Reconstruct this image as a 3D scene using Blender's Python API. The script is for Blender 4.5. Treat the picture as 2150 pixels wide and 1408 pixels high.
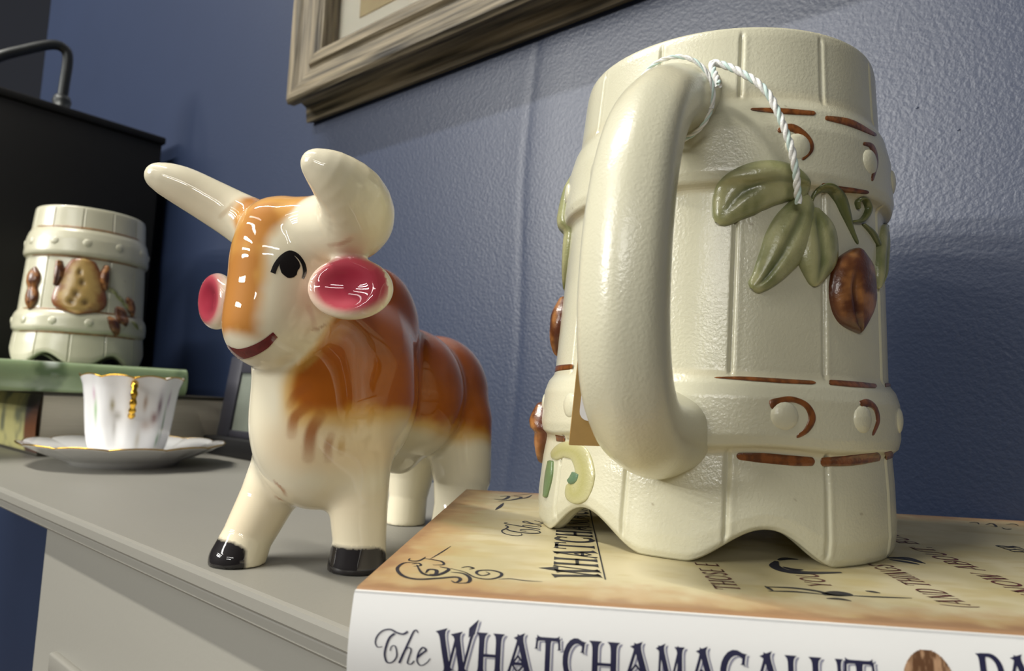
import bpy, bmesh, math, random
import numpy as np
from mathutils import Matrix, Vector
from mathutils.bvhtree import BVHTree

for o in list(bpy.data.objects):
    bpy.data.objects.remove(o)
random.seed(4); RNG = np.random.default_rng(4)
SC = bpy.context.scene
COL = SC.collection
S = 0.052            # metres per scene unit (one unit = height of the camera above the mantel shelf)

# ------------------------------------------------------------------ camera
# world axes: x runs along the wall to the right, y into the wall, z up, z = 0 is the shelf top
FPX, PX0, PY0 = 1440.0, 1075.0, 704.0
_vp = np.array([-650.0, 758.0]); _roll = 0.046
_h = _vp[1] + _roll * (PX0 - _vp[0]) - PY0
_d = np.array([_vp[0] - PX0, _vp[1] - PY0, FPX]); _d /= np.linalg.norm(_d)
_e = np.array([1000.0, _h + 1000 * _roll, FPX])
_up = np.cross(_d, _e); _up /= np.linalg.norm(_up)
if _up[1] > 0: _up = -_up
CR = np.array([-_d, np.cross(_up, -_d), _up])      # world = CR @ camera
EYE = np.array([0, 0, 1.0])
cam = bpy.data.cameras.new('camera'); camo = bpy.data.objects.new('camera', cam); COL.objects.link(camo)
cam.sensor_width = 36; cam.lens = 36 * FPX / 2150
cam.clip_start = 0.005; cam.clip_end = 50
M = Matrix(((CR[0, 0], -CR[0, 1], -CR[0, 2], 0), (CR[1, 0], -CR[1, 1], -CR[1, 2], 0), (CR[2, 0], -CR[2, 1], -CR[2, 2], 1.0 * S), (0, 0, 0, 1)))
camo.matrix_world = M
cam.dof.use_dof = True; cam.dof.focus_distance = 3.3 * S; cam.dof.aperture_fstop = 25
SC.camera = camo

# ------------------------------------------------------------------ world, lights, exposure
SC.view_settings.view_transform = 'Standard'; SC.view_settings.look = 'None'
SC.view_settings.gamma = 1.0; SC.view_settings.use_curve_mapping = False
SC.view_settings.exposure = 0.0
wd = bpy.data.worlds.new('world'); SC.world = wd; wd.use_nodes = True
wd.node_tree.nodes['Background'].inputs[0].default_value = (0.80, 0.84, 1.0, 1)
wd.node_tree.nodes['Background'].inputs[1].default_value = 0.03

def area(name, loc, target, sx, sy, power, col=(1, 1, 1), roll=0.0):
    l = bpy.data.lights.new(name, 'AREA'); l.shape = 'RECTANGLE'; l.size = sx * S; l.size_y = sy * S
    l.energy = power; l.color = col
    o = bpy.data.objects.new(name, l); COL.objects.link(o)
    o.location = Vector(loc) * S
    d = Vector(target) - Vector(loc)
    o.rotation_euler = d.to_track_quat('-Z', 'Y').to_euler()
    return o
WARM = (1.0, 0.96, 0.88)
# ceiling fluorescent tubes (1.2 m), 1.45 m above the shelf, running parallel to the wall
def tube_light(name, loc, power, ln=23, w=2.4):
    l = bpy.data.lights.new(name, 'AREA'); l.shape = 'RECTANGLE'; l.size = ln * S; l.size_y = w * S
    l.energy = power; l.color = WARM
    o = bpy.data.objects.new(name, l); COL.objects.link(o); o.location = Vector(loc) * S
    return o
tube_light('ceiling_tube', (-15, -9.5, 28), 36, 23, .9)
# further rows of ceiling fixtures receding across the shop, seen from the mantel at lower and lower angles
for dist, wgt in ((36, .55), (50, .8), (68, 1.0), (92, 1.1), (126, 1.2)):
    x, y = -1.6 - .42 * dist, 3.5 - .907 * dist
    area('ceiling_row', (x, y, 28), (-3, 4, 2), 26 + .12 * dist, 1.3 + .008 * dist, 1.95 * wgt * (dist * S) ** 2, (1.0, 0.985, 0.94))
for dist, wgt in ((60, .9), (100, .9)):
    x, y = 8 + .35 * dist, -.907 * dist
    area('ceiling_row_right', (x, y, 28), (-5, 4, 2), 34, 2.2, 1.5 * wgt * (dist * S) ** 2, (1.0, 0.985, 0.94))

# ------------------------------------------------------------------ helpers
def srgb(r, g, b):
    c = np.array([r, g, b], float) / 255.0
    return tuple(np.where(c <= 0.04045, c / 12.92, ((c + 0.055) / 1.055) ** 2.4))
def ray(px, py):
    px = np.asarray(px, float); py = np.asarray(py, float)
    v = np.stack([px - PX0, py - PY0, np.full_like(px, FPX)], -1)
    return v @ CR.T
def onz(px, py, z):
    v = ray(px, py); return v * ((z - 1.0) / v[..., 2])[..., None] + EYE
def ony(px, py, y):
    v = ray(px, py); return v * (y / v[..., 1])[..., None] + EYE
def smooth(a, b, x):
    t = np.clip((np.asarray(x, float) - a) / (b - a), 0, 1); return t * t * (3 - 2 * t)
def lerp(a, b, t):
    t = np.asarray(t)[..., None]; return np.asarray(a) * (1 - t) + np.asarray(b) * t
_perm = np.random.default_rng(7).random((64, 64, 64)).astype(np.float32)
def vnoise(P, sc):
    P = np.asarray(P, float) * sc; i = np.floor(P).astype(int); f = P - i; f = f * f * (3 - 2 * f); i &= 63; j = (i + 1) & 63
    r = 0
    for a in (0, 1):
        for b in (0, 1):
            for c in (0, 1):
                w = (f[..., 0] if a else 1 - f[..., 0]) * (f[..., 1] if b else 1 - f[..., 1]) * (f[..., 2] if c else 1 - f[..., 2])
                r = r + w * _perm[(j if a else i)[..., 0], (j if b else i)[..., 1], (j if c else i)[..., 2]]
    return r
def fbm(P, sc, n=3):
    r = 0; a = 1; t = 0
    for k in range(n):
        r = r + a * vnoise(P, sc * 2 ** k); t += a; a *= .5
    return r / t

def empty(name, loc=(0, 0, 0)):
    o = bpy.data.objects.new(name, None); COL.objects.link(o); o.location = Vector(loc) * S; o.empty_display_size = 0.01
    return o
def tag(o, label, cat, group=None):
    o['label'] = label; o['category'] = cat
    if group: o['group'] = group
    return o
def structure(o):
    o['kind'] = 'structure'; return o
def mesh(name, V, F, mat, parent=None, shade=True, col=None, label=None):
    V = np.asarray(V, float)
    if parent is not None:
        V = V - np.array(parent_origin(parent))
    me = bpy.data.meshes.new(name)
    if isinstance(F, np.ndarray):
        nf, k = F.shape
        me.vertices.add(len(V)); me.vertices.foreach_set('co', (V * S).astype(np.float32).ravel())
        me.loops.add(nf * k); me.loops.foreach_set('vertex_index', F.astype(np.int32).ravel())
        me.polygons.add(nf); me.polygons.foreach_set('loop_start', np.arange(0, nf * k, k, dtype=np.int32))
        me.update(calc_edges=True)
    else:
        me.from_pydata([tuple(v) for v in V * S], [], F)
    me.validate()
    if shade: me.polygons.foreach_set('use_smooth', np.ones(len(me.polygons), bool))
    if col is not None:
        ca = me.color_attributes.new('paint', 'FLOAT_COLOR', 'POINT')
        c4 = np.ones((len(V), 4), np.float32); c4[:, :3] = col
        ca.data.foreach_set('color', c4.ravel())
    me.materials.append(mat); me.update()
    o = bpy.data.objects.new(name, me); COL.objects.link(o)
    if parent is not None: o.parent = parent
    if label: o['label'] = label
    return o
def parent_origin(p):
    l = np.zeros(3)
    while p is not None:
        l = l + np.array(p.location) / S; p = p.parent
    return l
def gridfaces(n, m, wrap_n=False, wrap_m=False):
    i = np.arange(n if wrap_n else n - 1); j = np.arange(m if wrap_m else m - 1)
    I, J = np.meshgrid(i, j, indexing='ij'); I2 = (I + 1) % n; J2 = (J + 1) % m
    return np.stack([I * m + J, I2 * m + J, I2 * m + J2, I * m + J2], -1).reshape(-1, 4)
def box(name, lo, hi, mat, parent=None, bevel=0.0, seg=2, frame=None):
    bm = bmesh.new(); bmesh.ops.create_cube(bm, size=1)
    lo = np.array(lo, float); hi = np.array(hi, float)
    for v in bm.verts:
        v.co = Vector(((lo + hi) / 2 + np.array(v.co) * (hi - lo)))
    if bevel: bmesh.ops.bevel(bm, geom=list(bm.edges), offset=bevel, segments=seg, profile=.5, affect='EDGES')
    V = np.array([v.co for v in bm.verts]); F = [[v.index for v in f.verts] for f in bm.faces]; bm.free()
    if frame is not None: V = frame(V)
    o = mesh(name, V, F, mat, parent, shade=False)
    if bevel:
        for p in o.data.polygons: p.use_smooth = True
        try: o.data.set_sharp_from_angle(angle=math.radians(40))
        except Exception: pass
    return o
def tube(name, P, rad, mat, parent=None, n=12, closed=False, flat=1.0, up=(0, 0, 1), label=None, col=None):
    P = np.asarray(P, float); k = len(P); rad = np.broadcast_to(rad, (k,))
    if closed: T = np.roll(P, -1, 0) - np.roll(P, 1, 0)
    else: T = np.gradient(P, axis=0)
    T /= np.linalg.norm(T, axis=1)[:, None]
    u = np.array(up, float); N = []
    for t in T:
        b = u - (u @ t) * t
        if np.linalg.norm(b) < 1e-4: b = np.array([1, 0, 0]) - t[0] * t
        u = b / np.linalg.norm(b); N.append(u)
    N = np.array(N); B = np.cross(T, N)
    a = np.linspace(0, 2 * np.pi, n, endpoint=False)
    V = P[:, None] + rad[:, None, None] * (np.cos(a)[None, :, None] * N[:, None] * flat + np.sin(a)[None, :, None] * B[:, None])
    F = gridfaces(k, n, closed, True).tolist()
    if not closed: F += [list(range(n))[::-1], list(range((k - 1) * n, k * n))]
    return mesh(name, V.reshape(-1, 3), F, mat, parent, label=label)
def spline(P, n=60):
    """Catmull-Rom through the points."""
    P = np.asarray(P, float); Q = np.vstack([2 * P[0] - P[1], P, 2 * P[-1] - P[-2]])
    t = np.linspace(0, len(P) - 1 - 1e-9, n); i = t.astype(int); f = (t - i)[:, None]
    a, b, c, d = Q[i], Q[i + 1], Q[i + 2], Q[i + 3]
    return 0.5 * (2 * b + (c - a) * f + (2 * a - 5 * b + 4 * c - d) * f ** 2 + (3 * b - a - 3 * c + d) * f ** 3)

# ------------------------------------------------------------------ materials
def mat(name, col=(.5, .5, .5), rough=.5, spec=.5, metal=0., coat=0., coat_rough=.05, paint=False, bump=None, vary=None, sub=0., trans=0.):
    m = bpy.data.materials.new(name); m.use_nodes = True; nt = m.node_tree; b = nt.nodes['Principled BSDF']
    b.inputs['Base Color'].default_value = (*col, 1); b.inputs['Roughness'].default_value = rough
    b.inputs['Specular IOR Level'].default_value = spec; b.inputs['Metallic'].default_value = metal
    b.inputs['Coat Weight'].default_value = coat; b.inputs['Coat Roughness'].default_value = coat_rough
    if trans: b.inputs['Transmission Weight'].default_value = trans
    if sub:
        b.inputs['Subsurface Weight'].default_value = sub; b.inputs['Subsurface Radius'].default_value = (1, .8, .5); b.inputs['Subsurface Scale'].default_value = .002
    tc = nt.nodes.new('ShaderNodeTexCoord'); src = None
    if paint:
        a = nt.nodes.new('ShaderNodeAttribute'); a.attribute_name = 'paint'; src = a.outputs['Color']
    if vary:                                   # (scale, amount, stretch)
        sc, am, st = vary
        mp = nt.nodes.new('ShaderNodeMapping'); mp.inputs['Scale'].default_value = st
        nz = nt.nodes.new('ShaderNodeTexNoise'); nz.inputs['Scale'].default_value = sc; nz.inputs['Detail'].default_value = 5
        nt.links.new(tc.outputs['Object'], mp.inputs['Vector']); nt.links.new(mp.outputs['Vector'], nz.inputs['Vector'])
        mr = nt.nodes.new('ShaderNodeMapRange'); mr.inputs['From Min'].default_value = .3; mr.inputs['From Max'].default_value = .7
        mr.inputs['To Min'].default_value = 1 - am; mr.inputs['To Max'].default_value = 1 + am
        nt.links.new(nz.outputs['Fac'], mr.inputs['Value'])
        mx = nt.nodes.new('ShaderNodeMix'); mx.data_type = 'RGBA'; mx.blend_type = 'MULTIPLY'; mx.inputs['Factor'].default_value = 1
        if src is None: mx.inputs[6].default_value = (*col, 1)
        else: nt.links.new(src, mx.inputs[6])
        nt.links.new(mr.outputs['Result'], mx.inputs[7]); src = mx.outputs[2]
    if src is not None: nt.links.new(src, b.inputs['Base Color'])
    if bump:                                   # (scale, strength, distance, stretch)
        sc, st, di = bump[:3]
        nz = nt.nodes.new('ShaderNodeTexNoise'); nz.inputs['Scale'].default_value = sc; nz.inputs['Detail'].default_value = 3
        mp = nt.nodes.new('ShaderNodeMapping')
        if len(bump) > 3: mp.inputs['Scale'].default_value = bump[3]
        nt.links.new(tc.outputs['Object'], mp.inputs['Vector']); nt.links.new(mp.outputs['Vector'], nz.inputs['Vector'])
        bp = nt.nodes.new('ShaderNodeBump'); bp.inputs['Strength'].default_value = st; bp.inputs['Distance'].default_value = di
        nt.links.new(nz.outputs['Fac'], bp.inputs['Height']); nt.links.new(bp.outputs['Normal'], b.inputs['Normal'])
        if coat: nt.links.new(bp.outputs['Normal'], b.inputs['Coat Normal'])
    return m
M_WALL = mat('blue_wall_paint', srgb(36, 48, 74), .38, .72, bump=(640, .24, .0007), vary=(9, .04, (1, 1, 1)))
M_SHELF = mat('grey_putty_paint', srgb(138, 136, 128), .5, .3, bump=(500, .12, .0004, (1, 1, 1)), vary=(14, .05, (.25, 1, 1)))
M_WOOD = mat('weathered_grey_wood', srgb(104, 95, 77), .6, .35, bump=(420, 1.0, .0012, (.05, 1, 1)), vary=(260, .95, (.045, 1, 1)))
M_WOODV = mat('weathered_grey_wood_upright', srgb(108, 99, 81), .6, .35, bump=(420, 1.0, .0012, (1, 1, .05)), vary=(260, .95, (1, 1, .045)))
M_MAT = mat('ivory_mat_board', srgb(226, 222, 204), .8, .2)
M_PRINT = mat('tan_print_paper', srgb(186, 170, 132), .8, .2, vary=(30, .2, (1, 1, 1)))
M_GLASS = mat('picture_glass', (1, 1, 1), .02, .5, trans=1.0); M_GLASS.node_tree.nodes['Principled BSDF'].inputs['IOR'].default_value = 1.1
M_MUG = mat('stoneware_glaze', paint=True, rough=.33, spec=.5, coat=.6, coat_rough=.10, bump=(1500, .22, .0004), vary=(60, .03, (1, 1, 1)))
M_BULL = mat('glossy_painted_ceramic', paint=True, rough=.5, spec=.08, coat=1.0, coat_rough=.012, bump=(90, .06, .0008))
M_INK = mat('black_glaze', srgb(26, 22, 20), .2, .5, coat=1.0, coat_rough=.03)
M_LIP = mat('maroon_glaze', srgb(104, 24, 30), .22, .5, coat=1.0, coat_rough=.03, vary=(600, .25, (1, 1, 1)))

# ------------------------------------------------------------------ the room
WY = 5.63                       # wall plane
SEAM_T, SEAM_B = ony(1124., 149., WY), ony(1060., 1011., WY)
def build_room():
    xs = np.unique(np.concatenate([np.linspace(-22.7, 40, 60), np.linspace(-6.5, -3.0, 120)]))
    zs = np.unique(np.concatenate([np.linspace(-24, 34, 30), np.linspace(0, 6, 40)]))
    X, Z = np.meshgrid(xs, zs, indexing='ij')
    sx = SEAM_B[0] + (SEAM_T[0] - SEAM_B[0]) * np.clip((Z - SEAM_B[2]) / (SEAM_T[2] - SEAM_B[2]), -1, 2) + .06 * np.sin(Z * 1.3)
    d = X - sx
    Y = WY + .004 * np.exp(-(d / .06) ** 2) - .006 * np.exp(-((d - .25) / .3) ** 2)
    structure(mesh('wall_back', np.stack([X, Y, Z], -1).reshape(-1, 3), gridfaces(len(xs), len(zs)), M_WALL))
    box_ = lambda n, lo, hi, m: structure(box(n, lo, hi, m))
    box_('wall_left', (-60, 16, -24), (-22.7, 16.5, 34), M_WALL)           # the wall of the recess beyond the chimney breast
    box_('wall_return', (-22.9, 5.7, -24), (-22.72, 16, 34), M_WALL)
    box_('floor', (-60, -80, -24.5), (40, 16, -24), mat('brown_floor', srgb(120, 104, 86), .6, vary=(6, .2, (1, 1, 1))))
    # two small paint drips / nail specks on the wall
    for k, (px, py) in enumerate([(1926, 226), (2013, 272), (1182, 510)]):
        p = ony(float(px), float(py), WY)
        a = np.linspace(0, 2 * np.pi, 9)[:-1]
        V = [(p[0], WY - .018, p[2])] + [(p[0] + .022 * math.cos(t), WY + .012, p[2] + .016 * math.sin(t)) for t in a]
        o = mesh('paint_speck', V, [[0, i + 1, (i + 1) % 8 + 1] for i in range(8)], M_WALL, bpy.data.objects['wall_back'])
build_room()

def build_mantel():
    t = empty('mantelpiece', (-4, 3.7, -24)); tag(t, 'grey painted mantel shelf carrying the figurine, mugs and books', 'mantel')
    y0 = 1.88
    # shelf board with a stepped nosing, swept along x
    prof = [(WY - .01, 0), (y0 + .03, 0), (y0 + .008, -.008), (y0, -.03), (y0, -.085), (y0 + .012, -.10), (y0 + .035, -.105), (y0 + .03, -.12), (y0 + .03, -.165), (y0 + .05, -.185), (y0 + .30, -.19), (WY - .01, -.19)]
    xs = [-21, 9]; V = [(x, y, z) for x in xs for y, z in prof]; n = len(prof)
    F = [[i, (i + 1) % n, n + (i + 1) % n, n + i] for i in range(n)] + [list(range(n))[::-1], list(range(n, 2 * n))]
    o = mesh('shelf_board', V, F, M_SHELF, t, shade=False)
    xl = -6.62
    box('frieze_board', (xl, 2.02, -24), (8, WY - .02, -.19), M_SHELF, t, .02)
    # bed moulding under the board and the frame of the sunken panel
    def strip(name, x0, x1, z0, z1, y, d=.05):
        return box(name, (x0, y - d, z0), (x1, y + .01, z1), M_SHELF, t, .018, 3)
    strip('panel_moulding', xl + .50, 7.6, -1.22, -1.08, 2.02)
    strip('panel_moulding', xl + .50, xl + .64, -16, -1.22, 2.02)
    strip('panel_moulding', xl + .50, 7.6, -16.14, -16, 2.02)
    return t
build_mantel()

def build_frame():
    x0, x1, z0, z1 = -8.72, 3.2, 5.08, 13.6
    t = empty('picture_frame', ((x0 + x1) / 2, WY, z0)); tag(t, 'weathered grey wooden picture frame with ivory mat on the blue wall', 'picture frame')
    # rail profile: (outwards offset from outer edge towards picture, y)
    pr = [(.02, WY - .01), (-.10, WY - .02), (-.12, WY - .10), (-.05, WY - .16), (.03, WY - .22), (.06, WY - .33), (.0, WY - .40), (-.01, WY - .50), (.03, WY - .55), (.16, WY - .55), (.22, WY - .50), (.42, WY - .45), (.46, WY - .50), (.58, WY - .50), (.66, WY - .44), (.70, WY - .30), (.70, WY - .06)]
    n = len(pr)
    def rail(a, b, ax, m):
        V = []
        for end in (0, 1):
            for q, y in pr:
                if ax == 'b': V.append((x0 + q if end == 0 else x1 - q, y, z0 + q))
                if ax == 't': V.append((x0 + q if end == 0 else x1 - q, y, z1 - q))
                if ax == 'l': V.append((x0 + q, y, z0 + q if end == 0 else z1 - q))
                if ax == 'r': V.append((x1 - q, y, z0 + q if end == 0 else z1 - q))
        F = [[i, (i + 1) % n, n + (i + 1) % n, n + i] for i in range(n)] + [list(range(n))[::-1], list(range(n, 2 * n))]
        o = mesh('frame_rail', V, F, m, t, shade=False)
        bm = bmesh.new(); bm.from_mesh(o.data); bmesh.ops.recalc_face_normals(bm, faces=bm.faces); bm.to_mesh(o.data); bm.free()
    rail(0, 0, 'b', M_WOOD); rail(0, 0, 't', M_WOOD); rail(0, 0, 'l', M_WOODV); rail(0, 0, 'r', M_WOODV)
    mb = box('mat_board', (x0 + .6, WY - .20, z0 + .6), (x1 - .6, WY - .17, z1 - .6), M_MAT, t)
    ix0, iz0 = -7.55, 6.12
    box('print', (ix0, WY - .215, iz0), (x1 - 1.7, WY - .20, z1 - 1.3), M_PRINT, mb)
    box('glass_pane', (x0 + .6, WY - .29, z0 + .6), (x1 - .6, WY - .275, z1 - .6), M_GLASS, t)
build_frame()

# ------------------------------------------------------------------ lettering (flat print)
# letters as strokes on a unit cap height: ('s', x0, y0, x1, y1, weight) or ('c', points, weight)
def arc(cx, cy, rx, ry, a0, a1, n=16):
    a = np.radians(np.linspace(a0, a1, n)); return np.stack([cx + rx * np.cos(a), cy + ry * np.sin(a)], -1)
GL = {
 'W': (1.02, [('s', .04, 1, .30, 0, 1), ('s', .30, 0, .52, .92, .45), ('s', .50, .95, .72, 0, 1), ('s', .72, 0, .98, 1, .45)]),
 'H': (.84, [('s', .16, 0, .16, 1, 1), ('s', .68, 0, .68, 1, 1), ('s', .10, .47, .74, .47, .45)]),
 'A': (.86, [('s', .08, 0, .43, 1, .5), ('s', .41, 1, .76, 0, 1.05), ('s', .18, .33, .64, .33, .45)]),
 'T': (.80, [('s', .40, 0, .40, 1, 1), ('s', .04, .96, .76, .96, .5), ('s', .05, .97, .03, .72, .4), ('s', .75, .97, .77, .72, .4)]),
 'C': (.82, [('c', arc(.46, .5, .36, .47, 50, 310), .8), ('s', .70, .96, .66, .70, .5), ('s', .70, .04, .64, .26, .35)]),
 'M': (1.06, [('s', .14, 0, .20, 1, .5), ('s', .20, 1, .54, .05, 1), ('s', .54, .05, .86, 1, .45), ('s', .88, 0, .86, 1, 1)]),
 'L': (.66, [('s', .18, 0, .18, 1, 1), ('s', .12, .03, .62, .03, .45), ('s', .61, 0, .62, .26, .4)]),
 'I': (.38, [('s', .19, 0, .19, 1, 1)]),
 'D': (.86, [('s', .17, 0, .17, 1, 1), ('c', np.vstack([[.1, .97], arc(.38, .5, .38, .47, 90, -90), [.1, .03]]), .7)]),
 'N': (.92, [('s', .16, 0, .16, 1, .5), ('s', .14, 1, .74, 0, 1), ('s', .76, 0, .76, 1, .5)]),
 'O': (.88, [('c', arc(.44, .5, .36, .47, 0, 360, 28), .75)]),
 'S': (.64, [('c', spline([(.54, .80), (.42, .96), (.18, .92), (.12, .72), (.32, .54), (.52, .36), (.50, .1), (.26, .03), (.08, .20)], 30), .7)]),
 'E': (.68, [('s', .16, 0, .16, 1, 1), ('s', .12, .97, .60, .97, .4), ('s', .12, .5, .48, .5, .4), ('s', .12, .03, .62, .03, .4)]),
 'Y': (.82, [('s', .06, 1, .41, .45, 1), ('s', .76, 1, .41, .45, .5), ('s', .41, 0, .41, .5, 1)]),
 'U': (.86, [('c', np.vstack([[.16, 1], [.16, .5], arc(.44, .32, .28, .30, 180, 360, 12), [.72, 1]]), .75)]),
 'G': (.88, [('c', arc(.46, .5, .36, .47, 50, 350), .75), ('s', .80, .05, .80, .45, .8), ('s', .58, .45, .88, .45, .4)]),
 'K': (.86, [('s', .16, 0, .16, 1, 1), ('s', .20, .42, .72, 1, .45), ('s', .36, .56, .78, 0, 1)]),
 'B': (.78, [('s', .16, 0, .16, 1, 1), ('c', np.vstack([[.1, .97], arc(.36, .75, .24, .22, 90, -90), [.1, .53]]), .6), ('c', np.vstack([[.1, .53], arc(.38, .28, .3, .25, 90, -90), [.1, .03]]), .6)]),
 'R': (.84, [('s', .16, 0, .16, 1, 1), ('c', np.vstack([[.1, .97], arc(.36, .74, .28, .23, 90, -90), [.1, .51]]), .6), ('s', .36, .5, .76, 0, .9)]),
 'Z': (.74, [('s', .08, .96, .66, .96, .45), ('s', .64, .96, .10, .04, 1), ('s', .08, .04, .68, .04, .45)]),
 'V': (.86, [('s', .06, 1, .42, 0, 1), ('s', .42, 0, .78, 1, .45)]),
 'J': (.5, [('c', np.vstack([[.32, 1], [.32, .2], [.2, .03], [.06, .08]]), .8)]),
 "'": (.2, [('s', .1, 1, .08, .78, .7)]), ',': (.25, [('s', .12, .06, .06, -.16, .6)]),
 '(': (.36, [('c', arc(.42, .45, .30, .72, 115, 245), .5)]), ')': (.36, [('c', arc(-.06, .45, .30, .72, 65, -65), .5)]),
 ' ': (.42, []),
}
def ribbon(P, w):
    """2-D polyline -> (verts, quads) of a ribbon with widths w."""
    P = np.asarray(P, float); w = np.broadcast_to(w, (len(P),))
    T = np.gradient(P, axis=0); T /= np.maximum(np.linalg.norm(T, axis=1), 1e-9)[:, None]
    N = np.stack([-T[:, 1], T[:, 0]], -1)
    V = np.concatenate([P + N * w[:, None] / 2, P - N * w[:, None] / 2]); n = len(P)
    return V, [[i, i + 1, n + i + 1, n + i] for i in range(n - 1)]
def join2(parts):
    V = []; F = []; k = 0
    for v, f in parts:
        V.append(v); F += [[i + k for i in q] for q in f]; k += len(v)
    return np.vstack(V), F
def glyph(ch, wt=.16, flare=1.0, decor=False, sx=1.0):
    adv, st = GL[ch]; out = []
    for s in st:
        if s[0] == 's':
            t = np.linspace(0, 1, 15)
            P = np.stack([s[1] + (s[3] - s[1]) * t, s[2] + (s[4] - s[2]) * t], -1)
            w = wt * s[5] * (1 + flare * np.abs(2 * t - 1) ** 9)
        else:
            P = np.asarray(s[1]); t = np.linspace(0, 1, len(P)); w = wt * s[2] * (.65 + .7 * np.sin(np.pi * t))
        P = P * [sx, 1]; out.append(ribbon(P, w))
    if decor and ch == 'A':
        for a, b in (((.22, .32), (.40, .52)), ((.40, .52), (.60, .32)), ((.60, .32), (.40, .12)), ((.40, .12), (.22, .32))):
            t = np.linspace(0, 1, 4)[:, None]; out.append(ribbon((np.array(a) * (1 - t) + np.array(b) * t) * [sx, 1], .055))
    return adv * sx, out
def text2d(s, size, wt=.16, flare=1.0, decor=False, sx=1.0, track=0.0):
    x = 0; parts = []
    for ch in s:
        a, o = glyph(ch, wt, flare, decor, sx)
        parts += [((v + [x, 0]) * size, f) for v, f in o]; x += a + track
    return join2(parts), x * size
SCRIPT_THE = [   # brush-script "The" on a unit box, (points, widths)
 (spline([(.16, .52), (.06, .50), (.00, .62), (.03, .80), (.14, .95), (.30, 1.0), (.44, .93), (.58, .90), (.68, .98)], 40), (.02, .05)),
 (spline([(.40, .90), (.30, .78), (.24, .55), (.22, .30), (.28, .10), (.40, .12), (.48, .30), (.44, .55), (.36, .55), (.33, .42)], 46), (.05, .02)),
 (spline([(.90, .96), (.86, 1.03), (.80, .98), (.72, .72), (.62, .38), (.54, .10)], 30), (.025, .05)),
 (spline([(.60, .36), (.70, .54), (.78, .50), (.74, .28), (.72, .12), (.80, .10), (.86, .2)], 30), (.03, .03)),
 (spline([(.92, .30), (1.04, .44), (1.10, .52), (1.02, .58), (.94, .42), (.92, .20), (1.0, .08), (1.12, .16), (1.20, .30)], 36), (.05, .02)),
]
def script_the(size):
    return join2([ribbon(p * size, np.linspace(w[0], w[1], len(p)) * size) for p, w in SCRIPT_THE])

# ------------------------------------------------------------------ the book under the large mug
BT = .37                                           # thickness
BA = onz(745., 1235., BT)[:2]
BU = np.array([.815, .579]); BU /= np.linalg.norm(BU); BW = np.array([-BU[1], BU[0]])
BL, BD = 3.62, 2.52
def bk(u, w, z):
    u, w, z = np.broadcast_arrays(np.asarray(u, float), np.asarray(w, float), np.asarray(z, float))
    return np.stack([BA[0] + BU[0] * u + BW[0] * w, BA[1] + BU[1] * u + BW[1] * w, z], -1)
def px_cover(P):
    """photo measurements on the cover -> (u, w) on the book."""
    P = np.asarray(P, float); Q = onz(P[..., 0], P[..., 1], BT)[..., :2] - BA
    return np.stack([Q @ BU, Q @ BW], -1)
def spine_bulge(v): return -.035 * np.sin(np.pi * np.clip((v - .0) / BT, 0, 1))
def px_spine(P):
    P = np.asarray(P, float); v = ray(P[..., 0], P[..., 1]); n = -BW
    t = ((BA - 0) @ n - .0) / (v[..., :2] @ n); Q = v * t[..., None] + EYE
    return np.stack([(Q[..., :2] - BA) @ BU, Q[..., 2]], -1)
M_JACKET = mat('parchment_jacket', paint=True, rough=.38, spec=.4, bump=(700, .05, .0003))
M_SPINE = mat('white_jacket_spine', srgb(232, 232, 230), .45, .4, bump=(900, .05, .0003))
M_PAGES = mat('cream_page_edges', srgb(222, 212, 188), .8, .2, bump=(1200, .5, .0004, (.02, .02, 1)))
M_NAVY = mat('navy_print', srgb(30, 30, 62), .5); M_GREY = mat('grey_print', srgb(140, 140, 160), .5); M_WPR = mat('white_print_gap', srgb(226, 226, 224), .5)
M_MAROON = mat('dark_red_print', srgb(88, 40, 40), .5); M_BLK = mat('black_print', srgb(40, 40, 48), .5, vary=(900, .5, (1, 1, 1)))
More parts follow.
